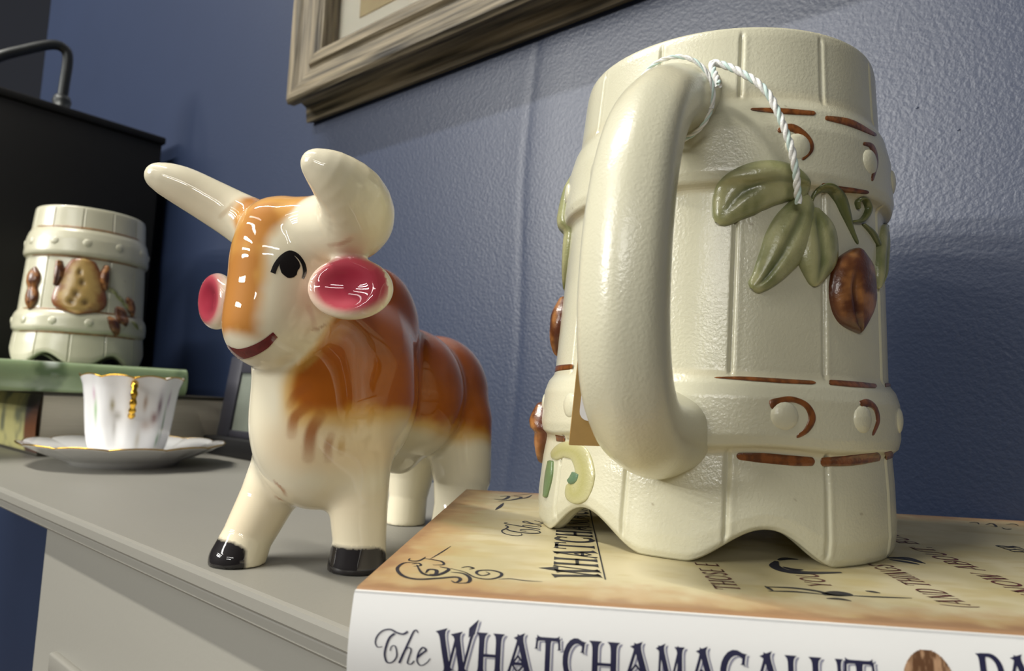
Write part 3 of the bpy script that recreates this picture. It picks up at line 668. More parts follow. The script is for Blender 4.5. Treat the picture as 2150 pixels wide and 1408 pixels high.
def build_tag():
    """kraft price tag hung on the mug handle by a loop of twisted string."""
    e = np.array([math.cos(HAZ), math.sin(HAZ)]); tg = np.array([-e[1], e[0]])
    def hp(rho, lat, z):
        c = BIG.ctr(np.array(z)); return np.array([c[0] + rho * e[0] + lat * tg[0], c[1] + rho * e[1] + lat * tg[1], BIG.z0 + z])
    M_KRAFT = mat('kraft_card', srgb(150, 122, 76), .8, .2, vary=(300, .06, (1, 1, 1)))
    M_STK = mat('white_sticker', srgb(206, 206, 214), .5, .3)
    M_STR = mat('white_twine', srgb(236, 236, 232), .85, .1, bump=(2500, .5, .0003)); M_STRG = mat('mint_twine', srgb(202, 222, 216), .85, .1)
    # card: its lower corner measured at (1195, 935), facing the camera side
    d0 = 2.90
    def at(px, py, d): 
        v = ray(float(px), float(py)); return v * (d / FPX) + EYE
    bl, br, tl = at(1195, 934, d0), at(1279, 937, d0 + .02), at(1216, 735, d0 + .04)
    ex = (br - bl); ez = (tl - bl); ny = np.cross(ex, ez); ny /= np.linalg.norm(ny)
    t = empty('price_tag', bl + ex / 2); tag(t, 'kraft card price tag on white string tied to the big mug handle', 'price tag')
    def card(name, a0, a1, b0, b1, th, m, off, rnd=.03):
        pts = []
        for cx_, cz_, s0 in ((a1 - rnd, b1 - rnd, 0), (a0 + rnd, b1 - rnd, 90), (a0 + rnd, b0 + rnd, 180), (a1 - rnd, b0 + rnd, 270)):
            for a in np.radians(np.linspace(s0, s0 + 90, 5)): pts.append((cx_ + rnd * math.cos(a), cz_ + rnd * math.sin(a)))
        P = np.array(pts); base = bl + P[:, :1] * ex / np.linalg.norm(ex) + P[:, 1:] * ez / np.linalg.norm(ez)
        n = len(P); V = np.vstack([base + ny * off, base + ny * (off - th)])
        F = [list(range(n)), list(range(n, 2 * n))[::-1]] + [[i, n + i, n + (i + 1) % n, (i + 1) % n] for i in range(n)]
        return mesh(name, V, F, m, t, shade=False)
    wx, hz = np.linalg.norm(ex), np.linalg.norm(ez)
    card('card', 0, wx, 0, hz * 1.35, .012, M_KRAFT, 0, .004); card('sticker', .030, wx - .04, .105, hz * .9, .004, M_STK, .0045, .04)
    top = bl + ex * .5 + ez * 1.28
    # string: from the card up behind the handle, round it, and the loose end hanging in front of the mug
    a = np.linspace(-.35, 2 * np.pi - .35, 40)
    ring = []
    hr = 0.171
    c0 = hp(.96, .0, HTOPZ)
    for q in a:
        ring.append(c0 + np.append(tg * math.cos(q) * hr, 0) + np.array([0, 0, 1]) * math.sin(q) * (hr * .98) + np.append(e, 0) * .05 * math.sin(q))
    def twine(name, P, r=.0115, n=160, start=0):
        P = spline(P, n); T = np.gradient(P, axis=0); T /= np.linalg.norm(T, axis=1)[:, None]
        u = np.cross(T, [0, 0, 1.0]); u /= np.maximum(np.linalg.norm(u, axis=1), 1e-6)[:, None]; w = np.cross(T, u)
        L = np.concatenate([[0], np.cumsum(np.linalg.norm(np.diff(P, axis=0), axis=1))])
        for k, m in ((0, M_STR), (1, M_STR), (2, M_STRG)):
            ph = L / .11 * 2 * np.pi + k * 2.094
            tube(name, P + (u * np.cos(ph)[:, None] + w * np.sin(ph)[:, None]) * r * .62, r * (.72 if k < 2 else .62), m, t, n=6)
    twine('string', np.array(ring), .0078)
    knot = c0 + (np.array(ring[3]) - c0) * 1.14
    th1 = lambda px, py, h: BIG.pt(*BIG.hit(np.array([px, py], float)), h)
    twine('string', np.array([knot, th1(1500, 160, .12), th1(1542, 180, .14), th1(1588, 222, .15), th1(1622, 290, .13), th1(1644, 360, .11), th1(1656, 438, .085)]), .0125)
    twine('string', np.array([ring[20], hp(1.0, -.21, HTOPZ - .25), (hp(1.05, -.2, 1.2) + top) / 2, top + ny * .012]), .009)
HAZ = R_(-78.8); HTOPZ = 1.936
build_tag()

# ------------------------------------------------------------------ the bull figurine
BF = np.array([.42, -1.47, 0]); BF /= np.linalg.norm(BF); BLft = np.array([-BF[1], BF[0], 0]); BC = np.array([-3.64, 2.99, 0])
HA = math.radians(10)                                           # the head is turned a little to the bull's right
def smin(a, b, k):
    h = np.clip(.5 + .5 * (b - a) / k, 0, 1); return b * (1 - h) + a * h - k * h * (1 - h)
def smax(a, b, k): return -smin(-a, -b, k)
def ell(P, c, r, rot=None):
    Q = P - np.array(c, np.float32)
    if rot is not None: Q = Q @ np.array(rot, np.float32)
    r = np.array(r, np.float32)
    k0 = np.sqrt(((Q / r) ** 2).sum(-1)); k1 = np.sqrt(((Q / r ** 2) ** 2).sum(-1))
    return k0 * (k0 - 1) / np.maximum(k1, 1e-6)
def cone(P, a, b, ra, rb, flat=None):
    a = np.array(a, np.float32); b = np.array(b, np.float32)
    pa = P - a; ba = b - a; h = np.clip((pa @ ba) / (ba @ ba), 0, 1)
    return np.sqrt(((pa - h[..., None] * ba) ** 2).sum(-1)) - (ra + (rb - ra) * h)
def chain(P, pts, rad, k=0):
    d = None
    for i in range(len(pts) - 1):
        q = cone(P, pts[i], pts[i + 1], rad[i], rad[i + 1]); d = q if d is None else (smin(d, q, k) if k else np.minimum(d, q))
    return d
def rotx(a): c, s = math.cos(a), math.sin(a); return [[1, 0, 0], [0, c, -s], [0, s, c]]
def rotz(a): c, s = math.cos(a), math.sin(a); return [[c, -s, 0], [s, c, 0], [0, 0, 1]]
def tohead(P):
    Q = P - np.array([0, .96, 0], np.float32); c, s = np.float32(math.cos(HA)), np.float32(math.sin(HA))
    return np.stack([c * Q[..., 0] + s * Q[..., 1], -s * Q[..., 0] + c * Q[..., 1], Q[..., 2]], -1)
def fromhead(Q):
    c, s = math.cos(HA), math.sin(HA); Q = np.asarray(Q, float)
    return np.stack([c * Q[..., 0] - s * Q[..., 1], s * Q[..., 0] + c * Q[..., 1] + .96, Q[..., 2]], -1)
def body_sdf(P):
    P = P.astype(np.float32)
    # trunk in three swelling segments with a crease between them
    sh = smin(ell(P, (0, .42, .98), (.43, .56, .56)), ell(P, (0, .12, 1.38), (.27, .36, .45)), .16)
    chest = ell(P, (.02, .60, .77), (.37, .41, .46))
    sh = smin(sh, chest, .14)
    barrel = ell(P, (0, -.30, 1.00), (.41, .50, .475))
    rump = ell(P, (0, -.72, 1.00), (.405, .44, .46))
    d = smin(sh, barrel, .035); d = smin(d, rump, .035)
    neck = smin(cone(P, (0, .42, 1.20), (-.02, .86, 1.45), .40, .28), cone(P, (.0, .70, 1.0), (-.02, .84, 1.25), .27, .25), .08)
    d = smin(d, neck, .10)
    # skin folds on the neck
    # legs
    d = smin(d, chain(P, [(.21, .52, .62), (.27, .54, .34), (.295, .545, .16), (.30, .56, .02)], [.21, .165, .150, .165]), .07)
    d = smin(d, chain(P, [(-.20, .60, .60), (-.27, .70, .34), (-.315, .78, .14), (-.33, .83, .02)], [.21, .160, .142, .155]), .07)
    d = smin(d, chain(P, [(.20, -.74, .80), (.27, -.72, .42), (.28, -.66, .20), (.28, -.62, .02)], [.26, .215, .175, .175]), .08)
    d = smin(d, chain(P, [(-.20, -.78, .80), (-.25, -.84, .42), (-.25, -.82, .20), (-.25, -.80, .02)], [.25, .195, .15, .155]), .08)
    d = smin(d, ell(P, (.0, -.28, .57), (.10, .20, .13)), .08)                      # sheath under the belly
    # tail, lying against the rump
    d = smin(d, chain(P, [(.02, -1.12, 1.22), (.05, -1.19, 1.0), (.10, -1.17, .75), (.12, -1.10, .6)], [.06, .05, .05, .07]), .04)
    return d
EARS = {1: (np.array([.53, .02, 1.52]), (np.array(rotz(-.62)) @ np.array(rotx(.20)))), -1: (np.array([-.60, .03, 1.50]), np.array(rotz(.25)) @ np.array([[math.cos(.35), 0, math.sin(.35)], [0, 1, 0], [-math.sin(.35), 0, math.cos(.35)]]))}
def head_sdf(P):
    Q = tohead(P.astype(np.float32))
    hd = ell(Q, (0, -.03, 1.66), (.315, .33, .37))
    mz = ell(Q, (0, .07, 1.33), (.235, .25, .235))
    hh = smin(hd, mz, .16)
    hh = smin(hh, cone(Q, (0, .13, 1.83), (0, .145, 1.33), .155, .15), .10)          # flat bridge of the face
    hh = smin(hh, ell(Q, (0, .0, 1.90), (.27, .22, .14)), .09)                     # poll
    # horns: out, then forward and up
    for sg in (-1, 1):
        pts = [(.20, .0, 1.86), (.40, -.02, 1.86), (.54, .02, 1.89), (.63, .14, 1.95), (.64, .28, 2.01), (.61, .37, 2.05)]; rd = [.18, .19, .185, .16, .115, .062]
        if sg < 0: pts = [(-.20, .02, 1.88), (-.36, .09, 1.97), (-.48, .20, 2.05), (-.58, .32, 2.12), (-.66, .42, 2.16)]; rd = [.16, .135, .12, .105, .075]
        kk = spline(pts, 14); rr = spline(np.stack([rd, rd], -1), 14)[:, 0]
        hh = smin(hh, chain(Q, kk, rr - .006, .035), .06)
        # ears: spoon-shaped, slightly hollow towards the front
        ec = EARS[sg][0]; er = EARS[sg][1]
        ear = ell(Q, ec, (.215, .095, .165), er)
        ear = smin(ear, cone(Q, (sg * .26, -.05, 1.55), (sg * .43, .0, 1.53), .11, .085), .06)
        cup = ell(Q, ec + np.array([sg * .01, .135, .0]), (.19, .095, .14), er)
        ear = smax(ear, -cup, .05)
        hh = smin(hh, ear, .05)
    return hh
def bull_sdf(P):
    P = P.astype(np.float32); d = body_sdf(P); m = (P[..., 2] > .9) & (P[..., 1] > .25)
    if m.any():
        hh = head_sdf(P[m]); d[m] = smin(d[m], hh, .05)
    return np.maximum(d, -(P[..., 2] - .004))
def surface_nets(f, lo, hi, h):
    ax = [np.arange(a, b, h, dtype=np.float32) for a, b in zip(lo, hi)]
    n = [len(a) for a in ax]; D = np.empty(n, np.float32); bs = 8
    I = [np.arange(0, m, bs) for m in n]; cc = np.stack(np.meshgrid(*[a[0] + (i + bs / 2 - .5) * h for a, i in zip(ax, I)], indexing='ij'), -1)
    dc = f(cc); near = np.abs(dc) < h * bs * .87 * 1.6 + .03
    D[:] = np.repeat(np.repeat(np.repeat(dc, bs, 0), bs, 1), bs, 2)[:n[0], :n[1], :n[2]]
    blk = np.argwhere(near); o = np.arange(bs); O = np.stack(np.meshgrid(o, o, o, indexing='ij'), -1).reshape(-1, 3)
    for c in range(0, len(blk), 400):
        ix = (blk[c:c + 400, None] * bs + O[None]).reshape(-1, 3); ix = ix[(ix < n).all(1)]
        D[tuple(ix.T)] = f((np.array(lo) + ix * h).astype(np.float32))
    ins = D < 0; C = [m - 1 for m in n]
    cnt = np.zeros(C, np.uint8)
    for a in (0, 1):
        for b in (0, 1):
            for c in (0, 1): cnt += ins[a:a + C[0], b:b + C[1], c:c + C[2]]
    act = np.argwhere((cnt > 0) & (cnt < 8)); idx = np.full(C, -1, np.int32); idx[tuple(act.T)] = np.arange(len(act))
    acc = np.zeros((len(act), 3)); num = np.zeros(len(act))
    cr = [(a, b, c) for a in (0, 1) for b in (0, 1) for c in (0, 1)]
    for p in cr:
        for k in range(3):
            if p[k]: continue
            q = list(p); q[k] = 1
            d0 = D[tuple((act + p).T)]; d1 = D[tuple((act + q).T)]; m = (d0 < 0) != (d1 < 0)
            t = np.where(m, d0 / np.where(m, d0 - d1, 1), 0); v = np.array(p, float) + np.eye(3)[k] * t[:, None]
            acc[m] += v[m]; num[m] += 1
    V = (act + acc / num[:, None]) * h + np.array(lo)
    F = []
    for k in range(3):
        i, j = [(1, 2), (2, 0), (0, 1)][k]
        s0 = [slice(None)] * 3; s1 = [slice(None)] * 3; s0[k] = slice(0, -1); s1[k] = slice(1, None)
        A, B = ins[tuple(s0)], ins[tuple(s1)]
        for flip, msk in ((False, A & ~B), (True, ~A & B)):
            e = np.argwhere(msk); ok = (e[:, i] > 0) & (e[:, j] > 0) & (e[:, i] < C[i]) & (e[:, j] < C[j]); e = e[ok]
            q = []
            for di, dj in ((-1, -1), (0, -1), (0, 0), (-1, 0)):
                w = e.copy(); w[:, i] += di; w[:, j] += dj; q.append(idx[tuple(w.T)])
            q = np.stack(q, -1); F.append(q[:, ::-1] if flip else q)
    F = np.vstack(F)
    for _ in range(2):
        g = np.stack([f(V + np.eye(3)[k] * 1e-3) - f(V - np.eye(3)[k] * 1e-3) for k in range(3)], -1) / 2e-3
        V = V - (f(V)[:, None] * g / np.maximum((g ** 2).sum(-1), .3)[:, None]).clip(-h, h) * .8
    return V, F, g
def b2w(P): P = np.asarray(P, float); return BC + P[..., :1] * BLft + P[..., 1:2] * BF + P[..., 2:] * np.array([0, 0, 1.0])
def w2b(P): Q = np.asarray(P, float) - BC; return np.stack([Q @ BLft, Q @ BF, Q[..., 2]], -1)
def segdist(V, pts):
    d = np.full(len(V), 9.0); tt = np.zeros(len(V)); n = len(pts) - 1
    for i in range(n):
        a, b = pts[i], pts[i + 1]; ba = b - a; h = np.clip((V - a) @ ba / max(ba @ ba, 1e-9), 0, 1)
        q = np.linalg.norm(V - a - h[:, None] * ba, axis=1); m = q < d; d[m] = q[m]; tt[m] = (i + h[m]) / n
    return d, tt
def build_bull():
    t = empty('bull_figurine', BC); tag(t, 'glossy cream and brown ceramic bull figurine with pink ears standing on the mantel shelf', 'figurine')
    V, F, G = surface_nets(bull_sdf, (-.95, -1.35, -.02), (.95, 1.65, 2.36), .0135)
    V[:, 2] = np.maximum(V[:, 2], .001)
    N = G / np.maximum(np.linalg.norm(G, axis=1), 1e-6)[:, None]
    Wd = b2w(V)
    bvh = BVHTree.FromPolygons([tuple(v) for v in Wd], F.tolist())
    def onbull(px, py):
        v = ray(float(px), float(py)); h = bvh.ray_cast(Vector(EYE), Vector(v).normalized())
        if h[0] is None: return None, None
        nn = np.array(h[1]); return np.array(h[0]), (nn if nn @ v < 0 else -nn)
    l, s, z = V.T; Q = tohead(V.astype(np.float32)).astype(float); lh, shh, zh = Q.T
    n1 = fbm(V, 2.2, 3) - .5; n2 = fbm(V, 7, 3) - .5
    cream = np.array(srgb(232, 224, 198)); colr = lerp(cream * .97, cream * 1.02, n1 + .5)
    head = smooth(-.035, .03, body_sdf(V) - head_sdf(V) + .02 * n1)
    # airbrushed brown over neck, shoulders and back
    front = smooth(.15, -.20, l - .0 + .22 * smooth(.75, 1.15, s) * -1 + .0)          # cream stripe down the chest
    low = .80 + .06 * np.sin(s * 3.1 + .6) + n1 * .2 - .10 * smooth(-.5, -1.0, s)
    br = smooth(low - .16, low + .22, z)
    lat = np.where(l > -.05, l, -.05 + .4 * np.abs(l + .05))
    br *= 1 - smooth(.45, .78, s) * smooth(.30, .02, lat + n1 * .15 - .12 * smooth(1.0, 1.35, z))
    br = br * (1 - head)
    gold = np.array(srgb(200, 142, 44)); rust = np.array(srgb(162, 88, 20)); deep = np.array(srgb(128, 60, 18))
    c2 = lerp(gold, rust, smooth(.35, .8, br + n2 * .5)); c2 = lerp(c2, deep, smooth(1.0, 1.5, z + n1 * .5 - .2 * s) * .8)
    colr = lerp(colr, srgb(214, 176, 104), smooth(0.02, .35, br) * .8); colr = lerp(colr, c2, smooth(.18, .62, br))
    # peach tint on the lower chest and front legs
    colr = lerp(colr, srgb(226, 194, 146), .55 * smooth(.45, .7, z + n1 * .4) * smooth(.95, .7, z) * smooth(.2, .6, s) * smooth(-.2, .2, l) * (1 - head))
    colr = lerp(colr, srgb(224, 190, 142), .45 * smooth(.55, .4, z) * smooth(.1, .2, z) * smooth(.1, .5, s) * (.5 + n1))
    # face: amber stripe from the poll to the nose
    st = smooth(.205, .135, np.abs(lh + .012) + n2 * .05 - .09 * smooth(1.75, 2.0, zh)) * smooth(1.235, 1.31, zh + .15 * np.abs(lh)) * smooth(-.02, .10, shh + .5 * smooth(1.85, 1.98, zh))
    st = np.maximum(st, smooth(1.93, 2.0, zh) * smooth(.33, .22, np.abs(lh)) * head)
    st *= head * smooth(.30, .22, np.abs(lh))
    am = lerp(srgb(206, 150, 66), srgb(184, 118, 36), smooth(-.2, .25, n2 * 1.5 + np.abs(lh) * .8))
    colr = lerp(colr, am, st * .95)
    # ears: pink hollow fading outwards, blush on cheeks
    for sg in (-1, 1):
        ff = N @ np.array(fromhead((0, 1, 0)) - fromhead((0, 0, 0))); qe = (Q - EARS[sg][0]) @ EARS[sg][1]
        dd = np.sqrt(((qe[:, 0] - sg * .01) / .205) ** 2 + ((qe[:, 2] - .008) / .158) ** 2)
        m = smooth(1.12, .80, dd) * (ff > .05) * (shh > -.06)
        pk = lerp(srgb(150, 40, 58), srgb(186, 76, 88), smooth(.35, 1.0, dd)); colr = lerp(colr, pk, np.clip(m, 0, 1))
        bl = np.exp(-(((lh - sg * .36) / .13) ** 2 + ((zh - 1.45) / .20) ** 2 + ((shh - .02) / .2) ** 2)) * (np.abs(lh) < .5)
        colr = lerp(colr, srgb(222, 150, 140), np.clip(bl * .55, 0, 1) * (1 - np.clip(m, 0, 1)))
    # horn-root rings
    # hooves of the front legs: black on the toe only
    for c0, fx, th0 in (((.30, .56), .35, -.03), ((-.33, .83), -.45, -.01)):
        toe = (s - c0[1]) * .9 + (l - c0[0]) * fx
        hv = smooth(.155, .14, z + .10 * smooth(.10, -.12, toe)) * smooth(th0, th0 + .025, toe) * (np.hypot(l - c0[0], s - c0[1]) < .3)
        colr = lerp(colr, srgb(30, 27, 28), np.clip(hv, 0, 1))
    # brush strokes on the chest and crease colour, in photo measurements
    def stroke(pts, w, c, a=.8):
        nonlocal colr
        P = [onbull(*p)[0] for p in pts]
        if any(p is None for p in P): return
        P = spline(w2b(np.array(P)), 20); d, tt = segdist(V, P)
        colr = lerp(colr, c, a * smooth(w, w * .35, d) * (.35 + .65 * np.sin(np.pi * np.clip(tt * .9 + .08, 0, 1))))
    Z = lambda c: [(400 + x / 2.607, 700 + y / 2.607) for x, y in c]
    dk = srgb(150, 82, 26)
    stroke(Z([(640, 290), (580, 330), (545, 390)]), .035, dk, .7); stroke(Z([(640, 395), (570, 460), (552, 550)]), .04, dk, .8); stroke(Z([(710, 450), (660, 540), (645, 680)]), .045, dk, .85)
    stroke(Z([(770, 560), (752, 620), (755, 690)]), .032, dk, .6); stroke(Z([(830, 580), (825, 620), (828, 650)]), .03, srgb(190, 150, 80), .6); stroke(Z([(700, 110), (650, 150), (610, 190)]), .035, srgb(176, 140, 70), .6)
    stroke(Z([(460, 810), (500, 850), (520, 885)]), .018, dk, .8); stroke(Z([(470, 893), (490, 905), (510, 915)]), .016, dk, .7)
    stroke([(462, 455), (478, 440), (492, 425)], .02, srgb(160, 120, 60), .4); stroke([(690, 515), (720, 510), (738, 500)], .018, srgb(170, 110, 70), .5)
    stroke([(655, 692), (672, 688), (690, 678)], .012, srgb(160, 110, 80), .6); stroke([(655, 610), (650, 650), (662, 690)], .025, srgb(190, 130, 110), .4)
    mesh('body', Wd, F, M_BULL, t, col=colr)
    # painted eye and mouth, laid on the glaze
    def decal(name, pts, widths, m, n=40, k=9, lift=.0035, label=None):
        P = spline(pts, n); wv = np.interp(np.linspace(0, 1, n), np.linspace(0, 1, len(widths)), widths)
        T = np.gradient(P, axis=0); T /= np.linalg.norm(T, axis=1)[:, None]; Nn = np.stack([-T[:, 1], T[:, 0]], -1)
        v = np.linspace(-1, 1, k); Gd = P[:, None] + Nn[:, None] * (wv[:, None] / 2 * v)[..., None]
        VV = []
        for q in Gd.reshape(-1, 2):
            for k_ in range(30):
                h, nn = onbull(q[0] + 2 * k_, q[1] - .5 * k_)
                if h is not None: break
            if h is None: return None
            VV.append(h + nn * lift * (1 if True else 0))
        VV = np.array(VV).reshape(n, k, 3)
        return mesh(name, VV.reshape(-1, 3), gridfaces(n, k), m, t, label=label)
    decal('eye', [(606, 530), (606, 545), (609, 560), (614, 572), (620, 579)], [14, 32, 42, 42, 30, 8], M_INK, label='black painted eye')
    decal('eyelid_line', [(573, 573), (580, 556), (592, 540), (608, 530), (624, 536), (636, 552), (640, 570), (636, 585)], [11, 11, 10, 8, 8, 8, 8, 5], M_INK)
    decal('mouth', [(473, 726), (486, 737), (505, 742), (530, 736), (556, 722), (578, 702)], [10, 18, 22, 22, 20, 14], M_LIP, n=50, label='maroon painted mouth')
build_bull()

# ------------------------------------------------------------------ things at the far end of the shelf
M_PORC = mat('white_porcelain', paint=True, rough=.18, spec=.5, coat=.8, coat_rough=.04)
M_GILT = mat('gilt', srgb(214, 168, 60), .22, .5, metal=1.0)
PORC = np.array(srgb(238, 238, 238))
SCX, SCY = -8.98, 3.50
def lathe(name, prof, c, mt, parent, n=144, scallop=None, colf=None, label=None):
    prof = np.asarray(prof, float); th = np.linspace(0, 2 * np.pi, n, endpoint=False)
    TH, R2 = np.meshgrid(th, prof[:, 0], indexing='ij'); _, Z2 = np.meshgrid(th, prof[:, 1], indexing='ij')
    if scallop is not None: R2, Z2 = scallop(TH, R2, Z2)
    V = np.stack([c[0] + R2 * np.cos(TH), c[1] + R2 * np.sin(TH), c[2] + Z2], -1)
    colr = colf(TH, R2, Z2, V) if colf else np.broadcast_to(PORC, V.shape)
    return mesh(name, V.reshape(-1, 3), gridfaces(n, len(prof), True)[:, ::-1], mt, parent, col=np.asarray(colr).reshape(-1, 3), label=label)
def build_teacup():
    t = empty('saucer', (SCX, SCY, 0)); tag(t, 'white porcelain saucer with scalloped gilt rim under the teacup', 'saucer')
    lobes = 12
    def sc(TH, R2, Z2):
        k = smooth(.6, 1.25, R2); s = np.abs(np.sin(TH * lobes / 2)) ** .7 - .5
        return R2 * (1 + .035 * s * k), Z2 + .028 * k * s
    prof = [(0, .055), (.46, .055), (.52, .0), (.58, .0), (.62, .05), (.74, .09), (.90, .16), (1.05, .235), (1.095, .252), (1.10, .262), (1.08, .266), (.9, .195), (.74, .13), (.60, .10), (.45, .095), (0, .095)]
    def cf(TH, R2, Z2, V):
        n = fbm(V, 5, 3); m = smooth(.60, .72, n) * smooth(.5, .7, R2) * (Z2 > .12) * (np.cos(3 * TH) > .2)
        c = lerp(PORC, srgb(128, 122, 104), m * .55); return c
    lathe('dish', prof, (SCX, SCY, 0), M_PORC, t, 288, sc, cf)
    th = np.linspace(0, 2 * np.pi, 288, endpoint=False); r, z = sc(th, np.full_like(th, 1.096), np.full_like(th, .262))
    tube('gilt_rim', np.stack([SCX + r * np.cos(th), SCY + r * np.sin(th), z], -1), .0085, M_GILT, t, n=6, closed=True)
    c = empty('teacup', (SCX, SCY, .1)); tag(c, 'small white porcelain teacup with floral sprigs and gold handle', 'teacup')
    z0 = .10; az = math.radians(-19.5)          # the handle points to the front of the mantel
    def sc2(TH, R2, Z2):
        k = smooth(.45, .95, Z2); s = np.abs(np.sin((TH - az) * 5)) ** .8 - .5
        flute = .012 * np.cos((TH - az) * 10) * smooth(.05, .2, Z2)
        return R2 * (1 + .02 * s * k) + flute, Z2 + .035 * s * smooth(.75, .95, Z2)
    prof = [(0, .03), (.30, .03), (.34, .0), (.37, .0), (.385, .04), (.42, .12), (.455, .28), (.48, .48), (.50, .68), (.525, .84), (.565, .95), (.568, .955), (.555, .955), (.51, .82), (.48, .66), (.455, .45), (.42, .25), (.34, .10), (0, .08)]
    prof = np.array(prof); k = np.linspace(0, len(prof) - 1, 90); pf = np.stack([np.interp(k, np.arange(len(prof)), prof[:, i]) for i in (0, 1)], -1)
    def cf3(TH, R2, Z2, V):
        nn = R2.shape[1]; outm = (np.arange(nn) < nn * 11 / 18)[None]
        c = cf2_base(TH, R2, Z2, V, outm); return c
    def cf2_base(TH, R2, Z2, V, out):
        c = np.broadcast_to(PORC, V.shape).copy(); d0 = (TH - az + np.pi) % (2 * np.pi) - np.pi
        for a0, zz, sx, sz, cc in [(-.42, .62, .05, .07, (150, 138, 96)), (-.30, .50, .10, .05, (170, 166, 158)), (-.36, .36, .05, .12, (190, 188, 184)), (-.85, .55, .05, .14, (150, 190, 130)), (-.9, .74, .05, .08, (210, 180, 196)), (.28, .66, .05, .09, (176, 150, 128)), (.62, .62, .06, .12, (120, 92, 100)), (.52, .48, .08, .07, (140, 96, 96)), (.35, .40, .14, .07, (200, 186, 180)), (.85, .42, .035, .2, (96, 132, 92)), (.72, .22, .05, .08, (120, 160, 116)), (.92, .7, .04, .1, (168, 140, 170)), (.2, .22, .06, .12, (206, 200, 186))]:
            c = lerp(c, srgb(*cc), .9 * out * np.exp(-((((d0 - a0) / sx) ** 2) + ((Z2 - zz) / sz) ** 2)))
        return c
    lathe('bowl', pf, (SCX, SCY, z0), M_PORC, c, 240, sc2, cf3)
    r, z = sc2(th, np.full_like(th, .564), np.full_like(th, .955))
    tube('gilt_rim', np.stack([SCX + r * np.cos(th), SCY + r * np.sin(th), z0 + z], -1), .008, M_GILT, c, n=6, closed=True)
    e = np.array([math.cos(az), math.sin(az)])
    hp = spline([(.50, .84), (.60, .88), (.70, .84), (.72, .72), (.68, .60), (.60, .52), (.47, .50)], 40)
    P = np.stack([SCX + hp[:, 0] * e[0], SCY + hp[:, 0] * e[1], z0 + hp[:, 1]], -1)
    tube('cup_handle', P, .034 + .007 * np.sin(np.linspace(0, 46, 40)), M_GILT, c, n=10, label='gold twisted handle')
    P = np.stack([SCX + np.array([.545, .535, .51, .49]) * e[0], SCY + np.array([.545, .535, .51, .49]) * e[1], z0 + np.array([.42, .3, .18, .1])], -1)
build_teacup()

def build_far_books():
    M_GRN = mat('marbled_green_cover', paint=True, rough=.28, spec=.5, coat=.5, coat_rough=.1)
    M_DK = mat('dark_olive_cover', srgb(58, 54, 42), .5); M_PG = mat('grey_page_edges', srgb(196, 189, 172), .8, .2, bump=(900, .6, .0005, (.03, .03, 1)))
    M_ART = mat('illustrated_spine', paint=True, rough=.4, spec=.4)
    # thick book: spine towards the front of the shelf, tail towards the camera
    x0, x1, y0, y1, h = -13.4, -10.22, 2.92, 5.42, .82
    t = empty('thick_book', ((x0 + x1) / 2, (y0 + y1) / 2, 0)); tag(t, 'thick book with yellow and brown spine, lowest under the small far mug', 'book')
    n, m = 60, 30; a = np.linspace(0, np.pi, m); X, A = np.meshgrid(np.linspace(x0, x1, n), a, indexing='ij')
    Y = y0 + .06 - .10 * np.sin(A) ** .6; Z = h / 2 - h / 2 * np.cos(A)
    V = np.stack([X, Y, Z], -1); nz = fbm(V, 3, 3)
    c = lerp(srgb(196, 190, 130), srgb(120, 122, 96), smooth(.5, .72, nz)); d = x1 - X
    band = smooth(.52, .44, d); c = lerp(c, lerp(srgb(72, 66, 66), srgb(116, 70, 40), smooth(.6, .2, np.abs(Z - .3) + nz * .4)), band)
    mesh('spine', V.reshape(-1, 3), gridfaces(n, m), M_ART, t, col=c.reshape(-1, 3), label='yellow spine with a brown illustrated end')
    box('front_cover', (x0, y0, h - .05), (x1, y1, h), M_DK, t, .012); box('back_cover', (x0, y0, .001), (x1, y1, .05), M_DK, t, .012)
    box('page_block', (x0 + .04, y0 + .02, .05), (x1 - .035, y1 - .06, h - .05), M_PG, t)
    # slim green book, spine towards the camera
    x0, x1, y0, y1, z0, h = -13.3, -10.02, 1.98, 4.62, .822, .385
    t = empty('green_book', ((x0 + x1) / 2, (y0 + y1) / 2, z0)); tag(t, 'slim marbled green book with rounded spine, directly under the small far mug', 'book')
    n = 120; Yv, A = np.meshgrid(np.linspace(y0, y1, n), a, indexing='ij')
    V = np.stack([x1 - .05 + .12 * np.sin(A) ** .7, Yv, z0 + h / 2 - h / 2 * np.cos(A)], -1); nz = fbm(V, 2.4, 4)
    c = lerp(srgb(140, 160, 120), srgb(92, 112, 78), smooth(.42, .6, nz)); c = lerp(c, srgb(196, 206, 196), smooth(.60, .72, nz) * .8)
    mesh('spine', V.reshape(-1, 3), gridfaces(n, m), M_GRN, t, col=c.reshape(-1, 3))
    gx, gy = np.meshgrid(np.linspace(x0, x1, 40), np.linspace(y0, y1, 40), indexing='ij')
    for nm, zz, th_ in (('front_cover', z0 + h - .035, .034), ('back_cover', z0 + .001, .034)):
        b = box(nm, (x0, y0, zz), (x1 - .03, y1, zz + th_), mat('green_board', srgb(110, 130, 96), .3, coat=.4, vary=(40, .3, (1, 1, 1))), t, .008)
    box('page_block', (x0 + .05, y0 + .05, z0 + .036), (x1 - .05, y1 - .05, z0 + h - .036), M_PG, t)
build_far_books()

